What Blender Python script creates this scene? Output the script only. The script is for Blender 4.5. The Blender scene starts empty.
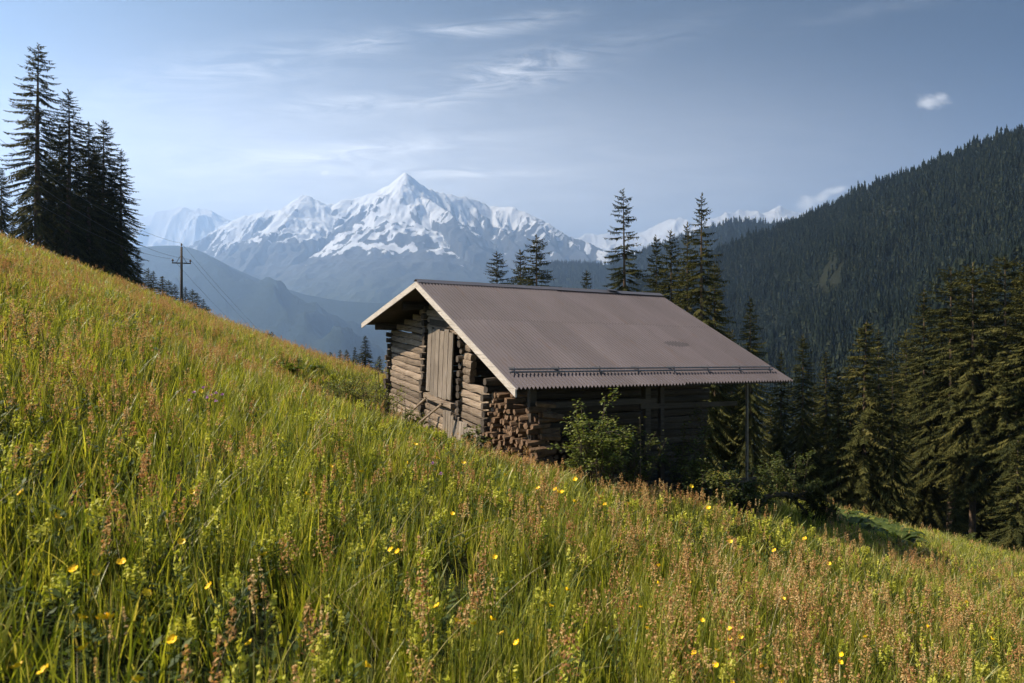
import bpy, math, random
import numpy as np
from mathutils import Vector, Matrix

random.seed(7)
rng = np.random.default_rng(7)
R = math.radians
sc = bpy.context.scene
COL = sc.collection
F = 683.0           # focal length in pixels of the 1024 wide frame
HY = 358.0          # row of the horizon

# ------------------------------------------------------------------ helpers
def at(px, py, d):
    return np.array([(px - 512) / F * d, d, (HY - py) / F * d])

_perm = np.random.default_rng(11).permutation(512)
_perm = np.concatenate([_perm, _perm, _perm])
_g2 = np.stack([np.cos(np.arange(512) * 2.39996), np.sin(np.arange(512) * 2.39996)], 1)
def pn(x, y):
    x = np.asarray(x, float); y = np.asarray(y, float)
    xi = np.floor(x).astype(int); yi = np.floor(y).astype(int)
    xf = x - xi; yf = y - yi
    u = xf * xf * xf * (xf * (xf * 6 - 15) + 10); v = yf * yf * yf * (yf * (yf * 6 - 15) + 10)
    def g(ix, iy, dx, dy):
        h = _perm[(_perm[ix & 511] + iy) & 511]
        return _g2[h, 0] * dx + _g2[h, 1] * dy
    a = g(xi, yi, xf, yf); b = g(xi + 1, yi, xf - 1, yf)
    c = g(xi, yi + 1, xf, yf - 1); d = g(xi + 1, yi + 1, xf - 1, yf - 1)
    return (a + u * (b - a)) * (1 - v) + v * (c + u * (d - c))
def fbm(x, y, o=5, g=.5):
    s = 0; a = 1.0
    for i in range(o):
        s = s + a * pn(x + 17.3 * i, y - 9.1 * i); x = x * 2.03; y = y * 2.03; a *= g
    return s
def ridged(x, y, o=5, g=.5):
    s = 0; a = 1.0; w = 1.0
    for i in range(o):
        n = 1 - np.abs(pn(x + 31.7 * i, y + 5.3 * i)) * 2
        n = n * n; s = s + a * n * w; w = np.clip(n * 1.6, 0, 1)
        x = x * 2.1; y = y * 2.1; a *= g
    return s
def sstep(a, b, x):
    t = np.clip((x - a) / (b - a), 0, 1); return t * t * (3 - 2 * t)

class MB:
    """collects geometry for ONE mesh"""
    def __init__(self): self.v = []; self.f = []; self.m = []; self.c = []; self.cc = (0.5, 0.5, 0.5)
    def add(self, vs, fs, mi=0, c=None):
        o = len(self.v); self.v += [tuple(p) for p in vs]
        self.f += [tuple(i + o for i in f) for f in fs]; self.m += [mi] * len(fs)
        self.c += ([c or self.cc] * len(vs)) if not isinstance(c, list) else c
    def box(self, a, b, mi=0, rot=None, c=None):
        x0, y0, z0 = a; x1, y1, z1 = b
        vs = [Vector(p) for p in ((x0,y0,z0),(x1,y0,z0),(x1,y1,z0),(x0,y1,z0),(x0,y0,z1),(x1,y0,z1),(x1,y1,z1),(x0,y1,z1))]
        if rot: vs = [rot @ p for p in vs]
        self.add(vs, [(0,3,2,1),(4,5,6,7),(0,1,5,4),(1,2,6,5),(2,3,7,6),(3,0,4,7)], mi, c)
    def beam(self, p, q, w, h, up=(0,0,1), c=None, mi=0):
        p = Vector(p); q = Vector(q); d = (q - p).normalized(); s = d.cross(Vector(up)).normalized(); n = s.cross(d)
        vs = [e + s * a * w / 2 + n * b * h / 2 for e in (p, q) for a, b in ((-1,-1),(1,-1),(1,1),(-1,1))]
        self.add(vs, [(0,1,2,3),(7,6,5,4),(0,4,5,1),(1,5,6,2),(2,6,7,3),(3,7,4,0)], mi, c)
    def tube(self, pts, rad, n=6, mi=0, c=None, cap=True, sq=0, jit=0):
        pts = [Vector(p) for p in pts]; k = len(pts)
        if not hasattr(rad, '__len__'): rad = [rad] * k
        vs = []; fs = []
        for i, p in enumerate(pts):
            d = (pts[min(i+1, k-1)] - pts[max(i-1, 0)]).normalized()
            s = d.cross(Vector((0,0,1)))
            if s.length < .05: s = Vector((1,0,0))
            s.normalize(); t = s.cross(d)
            for j in range(n):
                a = 2 * math.pi * (j + .5) / n; ca, sa = math.cos(a), math.sin(a)
                if sq:
                    e = 1 / max(abs(ca), abs(sa)); e = 1 + (e - 1) * sq
                else: e = 1
                r = rad[i] * e * (1 + (random.uniform(-jit, jit) if jit else 0))
                vs.append(p + s * ca * r + t * sa * r)
        for i in range(k - 1):
            for j in range(n):
                fs.append((i*n+j, i*n+(j+1)%n, (i+1)*n+(j+1)%n, (i+1)*n+j))
        if cap:
            fs.append(tuple(range(n-1, -1, -1))); fs.append(tuple(range((k-1)*n, k*n)))
        self.add(vs, fs, mi, c)
    def mesh(self, name, mats, smooth=False):
        me = bpy.data.meshes.new(name); me.from_pydata(self.v, [], self.f)
        if not isinstance(mats, (list, tuple)): mats = [mats]
        for m in mats: me.materials.append(m)
        if len(mats) > 1: me.polygons.foreach_set('material_index', self.m)
        if smooth: me.polygons.foreach_set('use_smooth', [True] * len(self.f))
        at_ = me.color_attributes.new('Col', 'FLOAT_COLOR', 'POINT')
        at_.data.foreach_set('color', np.array([(a[0], a[1], a[2], 1) for a in self.c], np.float32).ravel())
        me.update(); return me
    def build(self, name, mats, parent=None, smooth=False):
        return link(name, self.mesh(name, mats, smooth), parent)
def link(name, me, parent=None):
    o = bpy.data.objects.new(name, me); COL.objects.link(o)
    if parent: o.parent = parent
    return o
def tag(o, label=None, cat=None, group=None, kind=None):
    if label: o['label'] = label
    if cat: o['category'] = cat
    if group: o['group'] = group
    if kind: o['kind'] = kind
    return o
def empty(name, loc, rz=0, scale=1.0):
    o = bpy.data.objects.new(name, None); COL.objects.link(o)
    o.location = loc; o.rotation_euler = (0, 0, rz); o.empty_display_size = .2
    o.scale = (scale,) * 3 if not hasattr(scale, '__len__') else scale
    return o
def npmesh(name, V, Fq, mat, smooth=True, attrs=None):
    me = bpy.data.meshes.new(name)
    V = np.asarray(V, np.float32); Fq = np.asarray(Fq, np.int32)
    me.vertices.add(len(V)); me.vertices.foreach_set('co', V.ravel())
    k = Fq.shape[1]
    me.loops.add(Fq.size); me.loops.foreach_set('vertex_index', Fq.ravel())
    me.polygons.add(len(Fq)); me.polygons.foreach_set('loop_start', np.arange(0, Fq.size, k, dtype=np.int32))
    me.update(calc_edges=True)
    if smooth: me.polygons.foreach_set('use_smooth', np.ones(len(Fq), bool))
    for n, a in (attrs or {}).items():
        at_ = me.attributes.new(n, 'FLOAT', 'POINT'); at_.data.foreach_set('value', np.asarray(a, np.float32).ravel())
    if mat: me.materials.append(mat)
    me.update(); return me
def gridfaces(nx, ny):
    i = np.arange(nx - 1); j = np.arange(ny - 1); I, J = np.meshgrid(i, j, indexing='ij')
    a = I * ny + J
    return np.stack([a, a + ny, a + ny + 1, a + 1], -1).reshape(-1, 4)

# ------------------------------------------------------------------ materials
def newmat(name):
    m = bpy.data.materials.new(name); m.use_nodes = True
    nt = m.node_tree; nt.nodes.clear()
    out = nt.nodes.new('ShaderNodeOutputMaterial')
    return m, nt, out
class N:
    """tiny node-graph writer"""
    def __init__(self, nt): self.nt = nt
    def n(self, t, **kw):
        nd = self.nt.nodes.new(t)
        ins = kw.pop('ins', {})
        for k, v in kw.items(): setattr(nd, k, v)
        for k, v in ins.items():
            s = nd.inputs[k]
            if isinstance(v, bpy.types.NodeSocket): self.nt.links.new(v, s)
            else: s.default_value = v
        return nd
    def link(self, a, b): self.nt.links.new(a, b)
    def math(self, op, a, b=0.0, c=0.0, clamp=False):
        nd = self.nt.nodes.new('ShaderNodeMath'); nd.operation = op; nd.use_clamp = clamp
        for i, v in enumerate((a, b, c)):
            if isinstance(v, bpy.types.NodeSocket): self.nt.links.new(v, nd.inputs[i])
            else: nd.inputs[i].default_value = v
        return nd.outputs[0]
    def ramp(self, fac, stops):
        nd = self.nt.nodes.new('ShaderNodeValToRGB'); e = nd.color_ramp.elements
        while len(e) < len(stops): e.new(.5)
        for el, (p, c) in zip(e, stops):
            el.position = p; el.color = (*c, 1) if len(c) == 3 else c
        self.nt.links.new(fac, nd.inputs[0]); return nd.outputs[0]
    def mix(self, fac, a, b, blend='MIX'):
        nd = self.nt.nodes.new('ShaderNodeMix'); nd.data_type = 'RGBA'; nd.blend_type = blend
        for k, v in ((0, fac), (6, a), (7, b)):
            if isinstance(v, bpy.types.NodeSocket): self.nt.links.new(v, nd.inputs[k])
            else: nd.inputs[k].default_value = (*v, 1) if isinstance(v, tuple) and len(v) == 3 else v
        return nd.outputs[2]
    def noise(self, vec, scale, detail=4, rough=.55, dist=0):
        nd = self.n('ShaderNodeTexNoise', ins={'Scale': scale, 'Detail': detail, 'Roughness': rough, 'Distortion': dist})
        if vec: self.link(vec, nd.inputs['Vector'])
        return nd.outputs['Fac']
    def mapping(self, vec, scale=(1,1,1), loc=(0,0,0), rot=(0,0,0)):
        nd = self.n('ShaderNodeMapping', ins={'Scale': scale, 'Location': loc, 'Rotation': rot}); self.link(vec, nd.inputs['Vector'])
        return nd.outputs[0]

def leafmat(name, stops, trans=.35, tcol=None, rough=.55, colr=True, spec=.25):
    """leaves and blades: random tint per plant and per leaf, light through the leaf"""
    m, nt, out = newmat(name); g = N(nt)
    oi = g.n('ShaderNodeObjectInfo').outputs['Random']
    at_ = g.n('ShaderNodeAttribute', attribute_name='Col')
    sep = g.n('ShaderNodeSeparateColor'); g.link(at_.outputs['Color'], sep.inputs[0])
    f = g.math('ADD', g.math('MULTIPLY', sep.outputs[0], .7), g.math('MULTIPLY', oi, .3))
    col = g.ramp(f, stops)
    p = g.n('ShaderNodeBsdfPrincipled', ins={'Roughness': rough, 'Specular IOR Level': spec}); g.link(col, p.inputs['Base Color'])
    t = g.n('ShaderNodeBsdfTranslucent')
    tc = g.mix(1.0, col, tcol or (1.6, 1.5, .7), 'MULTIPLY'); g.link(tc, t.inputs['Color'])
    mx = g.n('ShaderNodeMixShader', ins={0: trans}); g.link(p.outputs[0], mx.inputs[1]); g.link(t.outputs[0], mx.inputs[2])
    g.link(mx.outputs[0], out.inputs[0]); return m
def plain(name, col, rough=.7, spec=.3, metal=0, var=.25, scale=6, bump=0.0, stretch=(1,1,1), detail=5):
    m, nt, out = newmat(name); g = N(nt)
    tc = g.n('ShaderNodeTexCoord').outputs['Object']
    v = g.mapping(tc, stretch); n = g.noise(v, scale, detail, .6)
    a = tuple(c * (1 - var) for c in col); b = tuple(min(1, c * (1 + var)) for c in col)
    cc = g.ramp(n, [(.3, a), (.7, b)])
    at_ = g.n('ShaderNodeAttribute', attribute_name='Col')
    sep = g.n('ShaderNodeSeparateColor'); g.link(at_.outputs['Color'], sep.inputs[0])
    k = g.math('ADD', g.math('MULTIPLY', sep.outputs[0], .7), .65)
    hs = g.n('ShaderNodeHueSaturation'); g.link(cc, hs.inputs['Color']); g.link(k, hs.inputs['Value'])
    p = g.n('ShaderNodeBsdfPrincipled', ins={'Roughness': rough, 'Specular IOR Level': spec, 'Metallic': metal}); g.link(hs.outputs[0], p.inputs['Base Color'])
    if bump:
        b_ = g.n('ShaderNodeBump', ins={'Strength': 1.0, 'Distance': bump}); g.link(n, b_.inputs['Height']); g.link(b_.outputs[0], p.inputs['Normal'])
    g.link(p.outputs[0], out.inputs[0]); return m
def woodmat(name, lo, hi, axis, rough=.85):
    """weathered wood, grain stretched along one local axis, tint from Col.r, cracks"""
    m, nt, out = newmat(name); g = N(nt)
    tc = g.n('ShaderNodeTexCoord').outputs['Object']
    s = [14, 14, 14]; s[axis] = .9
    n1 = g.noise(g.mapping(tc, tuple(s)), 2.2, 6, .65, .6)
    n2 = g.noise(tc, 1.4, 4, .6)
    s2 = [30, 30, 30]; s2[axis] = .7
    n3 = g.noise(g.mapping(tc, tuple(s2)), 1.6, 3, .5, 1.0)
    f = g.math('ADD', g.math('MULTIPLY', n1, .7), g.math('MULTIPLY', n2, .5))
    cc = g.ramp(f, [(.35, lo), (.75, hi)])
    crack = g.math('GREATER_THAN', n3, .64)
    cc = g.mix(g.math('MULTIPLY', crack, .75), cc, tuple(c * .25 for c in lo))
    at_ = g.n('ShaderNodeAttribute', attribute_name='Col')
    sep = g.n('ShaderNodeSeparateColor'); g.link(at_.outputs['Color'], sep.inputs[0])
    k = g.math('ADD', g.math('MULTIPLY', sep.outputs[0], .9), .55)
    hs = g.n('ShaderNodeHueSaturation'); g.link(cc, hs.inputs['Color']); g.link(k, hs.inputs['Value'])
    p = g.n('ShaderNodeBsdfPrincipled', ins={'Roughness': rough, 'Specular IOR Level': .2}); g.link(hs.outputs[0], p.inputs['Base Color'])
    b_ = g.n('ShaderNodeBump', ins={'Strength': .8, 'Distance': .012}); g.link(n1, b_.inputs['Height']); g.link(b_.outputs[0], p.inputs['Normal'])
    g.link(p.outputs[0], out.inputs[0]); return m

M = {}
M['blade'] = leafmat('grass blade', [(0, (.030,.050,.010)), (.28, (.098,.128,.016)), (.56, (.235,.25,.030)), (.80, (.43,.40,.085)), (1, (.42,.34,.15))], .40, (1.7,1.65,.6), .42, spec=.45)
M['plume'] = leafmat('seed head', [(0, (.22,.095,.040)), (.3, (.42,.205,.080)), (.6, (.52,.34,.135)), (1, (.64,.51,.26))], .35, (1.3,1.1,.8), .8)
M['stalk'] = leafmat('stalk', [(0, (.08,.07,.02)), (.5, (.15,.11,.04)), (1, (.26,.19,.09))], .2, rough=.6)
M['straw'] = leafmat('dry straw', [(0, (.22,.17,.08)), (1, (.42,.36,.22))], .3, (1.2,1.1,.9))
M['rattle'] = leafmat('pale yellow flower', [(0, (.25,.30,.03)), (.5, (.42,.42,.05)), (1, (.55,.50,.10))], .35, (1.3,1.3,.7))
M['herb'] = leafmat('broad leaf', [(0, (.030,.048,.012)), (.5, (.062,.088,.018)), (1, (.12,.14,.03))], .35, (1.5,1.5,.6), .55, spec=.25)
M['needle'] = leafmat('spruce needles', [(0, (.016,.021,.009)), (.45, (.052,.054,.016)), (.8, (.105,.096,.028)), (1, (.155,.128,.042))], .2, (1.4,1.3,.6), .7, spec=.08)
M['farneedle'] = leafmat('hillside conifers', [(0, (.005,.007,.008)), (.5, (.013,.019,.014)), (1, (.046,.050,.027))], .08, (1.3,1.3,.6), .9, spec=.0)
M['shrubleaf'] = leafmat('shrub leaf', [(0, (.030,.045,.012)), (.5, (.066,.082,.020)), (1, (.155,.15,.04))], .35, (1.5,1.45,.6), .55, spec=.2)
M['scrubleaf'] = leafmat('scrub leaf', [(0, (.06,.085,.018)), (.5, (.13,.15,.03)), (1, (.24,.23,.06))], .35, (1.5,1.5,.6), .5)
M['bark'] = plain('spruce bark', (.12,.085,.06), .9, .1, var=.4, scale=9, bump=.02, stretch=(1,1,.25))
M['twig'] = plain('twig', (.09,.07,.05), .9, .1, var=.3)
M['petal'] = plain('yellow petal', (.82,.52,.01), .45, .4, var=.12, scale=60)
M['purple'] = plain('purple petal', (.50,.24,.50), .5, .3, var=.25, scale=60)
M['flowerstem'] = plain('flower stem', (.07,.11,.02), .6, .2)
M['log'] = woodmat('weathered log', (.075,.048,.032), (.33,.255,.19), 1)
M['logx'] = woodmat('weathered log along', (.17,.13,.095), (.40,.34,.28), 0)
M['plank'] = woodmat('door plank', (.085,.066,.05), (.26,.215,.175), 2)
M['fascia'] = woodmat('pale barge board', (.34,.295,.25), (.52,.465,.41), 1)
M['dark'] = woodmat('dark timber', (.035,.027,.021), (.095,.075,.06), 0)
M['firewood'] = plain('split firewood', (.14,.088,.055), .85, .15, var=.4, scale=9, bump=.01)
M['metal'] = plain('galvanised rail', (.16,.15,.16), .45, .5, .6, var=.2, scale=8)
M['stone'] = plain('rubble stone', (.22,.21,.20), .9, .2, var=.35, scale=5, bump=.03)
M['pole'] = plain('pole timber', (.10,.08,.065), .85, .2, var=.3, stretch=(6,6,1))
M['porcelain'] = plain('insulator', (.12,.08,.06), .25, .6)
M['cable'] = plain('cable', (.10,.10,.11), .5, .4, .3)

def roofmat():
    m, nt, out = newmat('corrugated roof paint'); g = N(nt)
    tc = g.n('ShaderNodeTexCoord').outputs['Object']
    n1 = g.noise(g.mapping(tc, (.9, .35, .35)), 1.3, 5, .6)
    n2 = g.noise(g.mapping(tc, (9, .5, .5)), 2.0, 3, .6)
    f = g.math('ADD', g.math('MULTIPLY', n1, .65), g.math('MULTIPLY', n2, .4))
    cc = g.ramp(f, [(.35, (.060,.050,.056)), (.55, (.077,.064,.071)), (.75, (.095,.081,.088))])
    sx = g.n('ShaderNodeSeparateXYZ'); g.link(tc, sx.inputs[0])
    wn = g.n('ShaderNodeTexWhiteNoise', noise_dimensions='2D')
    cv = g.n('ShaderNodeCombineXYZ'); g.link(g.math('FLOOR', g.math('DIVIDE', sx.outputs[0], .91)), cv.inputs[0]); g.link(g.math('GREATER_THAN', sx.outputs[1], 2.75), cv.inputs[1]); g.link(cv.outputs[0], wn.inputs['Vector'])
    hs = g.n('ShaderNodeHueSaturation'); g.link(cc, hs.inputs['Color']); g.link(g.math('ADD', g.math('MULTIPLY', wn.outputs[0], .2), .9), hs.inputs['Value']); cc = hs.outputs[0]
    st = g.noise(g.mapping(tc, (7, .35, .35)), 1.7, 5, .7)
    cc = g.mix(g.math('MULTIPLY', g.math('GREATER_THAN', st, .62), .35), cc, (.075,.045,.032))
    lap = g.math('LESS_THAN', g.math('ABSOLUTE', g.math('SUBTRACT', sx.outputs[1], 2.75)), .012)
    cc = g.mix(g.math('MULTIPLY', lap, .6), cc, (.03,.026,.028))
    # a worn dark patch low on the roof
    sep = g.n('ShaderNodeSeparateXYZ'); g.link(tc, sep.inputs[0])
    dx = g.math('DIVIDE', g.math('SUBTRACT', sep.outputs[0], 5.26), .42)
    dy = g.math('DIVIDE', g.math('SUBTRACT', sep.outputs[1], 1.72), .16)
    rr = g.math('ADD', g.math('MULTIPLY', dx, dx), g.math('MULTIPLY', dy, dy))
    rr = g.math('ADD', rr, g.math('MULTIPLY', g.noise(tc, 7, 3), .8))
    pm = g.math('LESS_THAN', rr, 1.15)
    cc = g.mix(g.math('MULTIPLY', pm, .6), cc, (.022,.021,.026))
    p = g.n('ShaderNodeBsdfPrincipled', ins={'Roughness': .5, 'Specular IOR Level': .12}); g.link(cc, p.inputs['Base Color'])
    g.link(g.math('ADD', g.math('MULTIPLY', n2, .25), .55), p.inputs['Roughness'])
    g.link(p.outputs[0], out.inputs[0]); return m
M['roof'] = roofmat()

def groundmat():
    m, nt, out = newmat('meadow soil and turf'); g = N(nt)
    tc = g.n('ShaderNodeTexCoord').outputs['Object']
    n1 = g.noise(tc, .35, 6, .6); n2 = g.noise(tc, 9, 5, .7)
    f = g.math('ADD', g.math('MULTIPLY', n1, .6), g.math('MULTIPLY', n2, .4))
    cc = g.ramp(f, [(.3, (.020,.024,.010)), (.5, (.035,.040,.014)), (.62, (.055,.050,.020)), (.75, (.08,.06,.03))])
    p = g.n('ShaderNodeBsdfPrincipled', ins={'Roughness': .95, 'Specular IOR Level': .05}); g.link(cc, p.inputs['Base Color'])
    b_ = g.n('ShaderNodeBump', ins={'Strength': 1, 'Distance': .06}); g.link(n2, b_.inputs['Height']); g.link(b_.outputs[0], p.inputs['Normal'])
    g.link(p.outputs[0], out.inputs[0]); return m
M['ground'] = groundmat()

def hillmat(name, dark, light, sc1, sc2, bump):
    m, nt, out = newmat(name); g = N(nt)
    tc = g.n('ShaderNodeTexCoord').outputs['Object']
    n1 = g.noise(tc, sc1, 6, .6); n2 = g.noise(tc, sc2, 4, .7)
    f = g.math('ADD', g.math('MULTIPLY', n1, .6), g.math('MULTIPLY', n2, .4))
    cc = g.ramp(f, [(.35, dark), (.58, tuple((a + b) / 2 for a, b in zip(dark, light))), (.72, light)])
    p = g.n('ShaderNodeBsdfPrincipled', ins={'Roughness': .95, 'Specular IOR Level': .05}); g.link(cc, p.inputs['Base Color'])
    b_ = g.n('ShaderNodeBump', ins={'Strength': 1, 'Distance': bump}); g.link(n2, b_.inputs['Height']); g.link(b_.outputs[0], p.inputs['Normal'])
    g.link(p.outputs[0], out.inputs[0]); return m
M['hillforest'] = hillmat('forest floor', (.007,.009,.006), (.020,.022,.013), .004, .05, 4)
M['farhill'] = hillmat('far wooded hill', (.012,.018,.012), (.030,.037,.020), .0022, .03, 10)

def snowmat():
    m, nt, out = newmat('rock and snow'); g = N(nt)
    tc = g.n('ShaderNodeTexCoord').outputs['Object']
    s = g.n('ShaderNodeAttribute', attribute_name='snow').outputs['Fac']
    n1 = g.noise(tc, .006, 8, .65); n2 = g.noise(tc, .03, 5, .65)
    f = g.math('ADD', s, g.math('MULTIPLY', g.math('SUBTRACT', n1, .5), .35))
    f = g.math('ADD', f, g.math('MULTIPLY', g.math('SUBTRACT', n2, .5), .55))
    k = g.ramp(f, [(.42, (0,0,0)), (.58, (1,1,1))])
    w = g.n('ShaderNodeAttribute', attribute_name='wood').outputs['Fac']
    rock = g.ramp(g.math('ADD', g.math('MULTIPLY', n1, .6), g.math('MULTIPLY', n2, .4)), [(.35, (.03,.032,.035)), (.65, (.09,.09,.09))])
    wood = g.ramp(n2, [(.35, (.018,.026,.014)), (.7, (.055,.065,.03))])
    base = g.mix(g.math('ADD', w, g.math('MULTIPLY', g.math('SUBTRACT', n1, .5), .9), 0, True), rock, wood)
    cc = g.mix(k, base, (.66,.67,.70))
    p = g.n('ShaderNodeBsdfPrincipled', ins={'Roughness': .8, 'Specular IOR Level': .15}); g.link(cc, p.inputs['Base Color'])
    b_ = g.n('ShaderNodeBump', ins={'Strength': 1, 'Distance': 7.0}); g.link(n2, b_.inputs['Height']); g.link(b_.outputs[0], p.inputs['Normal'])
    g.link(p.outputs[0], out.inputs[0]); return m
M['snow'] = snowmat()

# ------------------------------------------------------------------ hut frame (needed by the ground)
HA = math.atan2(.479, .878)
RX, RY = at(516, 387, 12.0)[:2]
ca, sa = math.cos(HA), math.sin(HA)
def hut_world(lx, ly): return RX + ca * lx - sa * ly, RY + sa * lx + ca * ly
def hut_local(x, y):
    dx, dy = x - RX, y - RY
    return ca * dx + sa * dy, -sa * dx + ca * dy
def on_plane(px, py, lx0):
    """the point of the plane local-x = lx0 seen at a pixel -> (ly, z)"""
    u = (px - 512) / F
    bx, by = hut_world(lx0, 0)
    t = (bx - u * by) / (sa + u * ca)
    d = by + ca * t
    return t, (HY - py) / F * d
def on_side(px, py, ly0):
    """the point of the plane local-y = ly0 seen at a pixel -> (lx, z)"""
    u = (px - 512) / F
    bx, by = hut_world(0, ly0)
    t = (u * by - bx) / (ca - u * sa)
    d = by + sa * t
    return t, (HY - py) / F * d

# ------------------------------------------------------------------ ground
EYE = 1.9
def gz(x, y):
    x = np.asarray(x, float); y = np.asarray(y, float)
    xe = 230 * np.tanh(x / 230)
    z = -EYE - .315 * xe + .045 * (np.sqrt(xe * xe + 16) - 4)
    z = z - np.where(y > 0, .00122 * y * y, .0002 * y * y)
    r = np.sqrt(x * x + y * y)
    z = z + .55 * pn(x * .045 + 3.1, y * .045 + .7) * sstep(6, 40, r) + .16 * pn(x * .21, y * .21 + 5) * sstep(3, 12, r) + .035 * pn(x * .9, y * .9) * sstep(1, 4, r)
    # the hollow dug out in front of the gable
    gx, gy = hut_world(-.6, 7.6)
    z = z - .62 * np.exp(-(((x - gx) / 4.2) ** 2 + ((y - gy) / 5.0) ** 2))
    # the bank that runs below the eave
    gx, gy = at(620, 470, 11.5)[:2]
    z = z + .34 * np.exp(-(((x - gx) / 3.6) ** 2 + ((y - gy) / 2.6) ** 2))
    z = z - .45 * np.exp(-(((x + 17) / 9) ** 2 + ((y - 36) / 14) ** 2))
    return np.maximum(z, -705)
def hit(px, py, lift=0.0, d0=1.2, d1=120):
    """first point of the ground (raised by lift) on the ray of a pixel"""
    d = np.exp(np.linspace(math.log(d0), math.log(d1), 3000))
    u = (px - 512) / F; v = (HY - py) / F
    g = gz(u * d, d) + lift - v * d
    i = np.argmax(g > 0)
    if not (g > 0).any(): return None
    return float(d[i])
def spaced(lo, mid, hi, step, grow):
    a = list(np.arange(lo if lo > -mid else -mid, mid + 1e-6, step)); s = step; x = a[-1]
    while x < hi: s *= grow; x += s; a.append(min(x, hi))
    if lo < -mid:
        s = step; x = a[0]; b = []
        while x > lo: s *= grow; x -= s; b.append(max(x, lo))
        a = b[::-1] + a
    return np.array(a)
gxs = spaced(-14000, 60, 14000, .6, 1.16)
gys = spaced(-250, 70, 25000, .6, 1.16)
GX, GY = np.meshgrid(gxs, gys, indexing='ij')
ground = link('ground', npmesh('ground', np.stack([GX, GY, gz(GX, GY)], -1).reshape(-1, 3), gridfaces(len(gxs), len(gys)), M['ground']))
tag(ground, 'steep alpine meadow ground under the tall grass', 'ground', kind='structure')

# ------------------------------------------------------------------ ridges and mountains
def ridge_sheet(name, pts, mat, L, slope, amp, fsc, ns, nt_, turn=0.0, crest=.25, snowline=None, back=.35, seed=0, smooth=True, power=1.0):
    """a long hill: crest line through (pixel, pixel, distance) points, a front and a back flank"""
    C = np.array([at(*p) for p in pts])
    cum = np.concatenate([[0], np.cumsum(np.linalg.norm(np.diff(C[:, :2], axis=0), axis=1))])
    s = np.linspace(0, cum[-1], ns)
    P = np.stack([np.interp(s, cum, C[:, k]) for k in range(3)], -1)
    for hw_ in (max(2, ns // 60), max(2, ns // 90)):
        ker = np.ones(2 * hw_ + 1) / (2 * hw_ + 1)
        for k in range(3): P[:, k] = np.convolve(np.pad(P[:, k], hw_, mode='edge'), ker, 'valid')
    dirs = -P[:, :2] / np.linalg.norm(P[:, :2], axis=1, keepdims=True)
    c, s_ = math.cos(turn), math.sin(turn)
    dirs = np.stack([dirs[:, 0] * c - dirs[:, 1] * s_, dirs[:, 0] * s_ + dirs[:, 1] * c], -1)
    t = np.concatenate([-np.linspace(back, 0, max(4, nt_ // 4), endpoint=False), np.linspace(0, 1, nt_) ** 1.25])
    T, _ = np.meshgrid(t, s); T = T
    X = P[:, None, 0] + dirs[:, None, 0] * T * L; Y = P[:, None, 1] + dirs[:, None, 1] * T * L
    a = np.abs(T) * L
    Z = P[:, None, 2] - slope * a ** power * L ** (1 - power)
    nz = ridged(X / fsc + seed, Y / fsc - seed, 6) - .9
    Z = Z + amp * nz * (crest + (1 - crest) * sstep(0, .35 * L, a))
    V = np.stack([X, Y, np.maximum(Z, -706)], -1)
    attrs = {}
    if snowline is not None:
        zx = np.gradient(Z, axis=0); 
        sl = sstep(snowline[0], snowline[1], Z + 160 * fbm(X / 500, Y / 500, 4))
        attrs = {'snow': sl.reshape(-1), 'wood': sstep(900, 300, Z).reshape(-1)}
    o = link(name, npmesh(name, V.reshape(-1, 3), gridfaces(*V.shape[:2]), mat, smooth, attrs))
    return o, V

# main range: heights from a skeleton of ridges
main = [(60,275,8700),(120,262,8800),(170,252,8600),(196,242,8550),(215,229,8500),(240,217,8400),(265,209,8300),(285,206,8200),(298,197,8050),(306,193,8000),(320,199,8050),(336,206,8150),(343,200,8150),(356,198,8200),(372,192,8100),(388,184,8000),(398,178,7950),(407,172.5,7900),(417,179,7950),(434,191,8100),(452,195,8250),(470,199,8400),(490,205,8500),(508,207,8400),(525,210,8300),(545,221,8200),(570,234,8000),(600,246,7900),(640,262,7800),(720,280,7700)]
spurs = [
 [(306,193,8000),(290,214,7600),(262,243,7100),(235,272,6600),(215,300,6200),(200,345,5400)],
 [(320,199,8050),(318,225,7600),(300,250,7200),(285,285,6700),(270,330,5800)],
 [(356,198,8200),(345,222,7700),(330,250,7100),(320,285,6600),(315,340,5600)],
 [(388,184,8000),(376,208,7600),(368,238,7200),(360,280,6700),(352,335,5700)],
 [(407,172.5,7900),(403,200,7600),(408,225,7350),(402,250,7100)],
 [(407,172.5,7900),(421,193,7700),(440,204,7500),(456,214,7300),(440,240,7000),(415,268,6700),(398,300,6400),(385,350,5400)],
 [(456,214,7300),(474,238,7000),(488,268,6700),(498,300,6400),(505,350,5400)],
 [(490,205,8500),(500,225,8000),(520,250,7500),(535,280,7000),(548,330,6000)],
 [(508,207,8400),(505,222,8100),(498,236,7800)],
 [(525,210,8300),(548,234,7800),(566,262,7300)],
 [(570,234,8000),(588,255,7500),(600,280,7000)],
 [(265,209,8300),(245,235,7900),(222,262,7400)],
]
hx = np.arange(-6000, 4600, 14.0); hy = np.arange(3600, 9300, 14.0)
HX, HYg = np.meshgrid(hx, hy, indexing='ij')
wx = HX + 55 * fbm(HX / 500, HYg / 500, 4) + 16 * fbm(HX / 130 + 9, HYg / 130, 3)
wy = HYg + 90 * fbm(HX / 500 + 40, HYg / 500, 4) + 16 * fbm(HX / 130, HYg / 130 + 9, 3)
best = np.full(HX.shape, -1e9); bd = np.full(HX.shape, 1e9); bs = np.zeros(HX.shape); bl = np.zeros(HX.shape)
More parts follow.
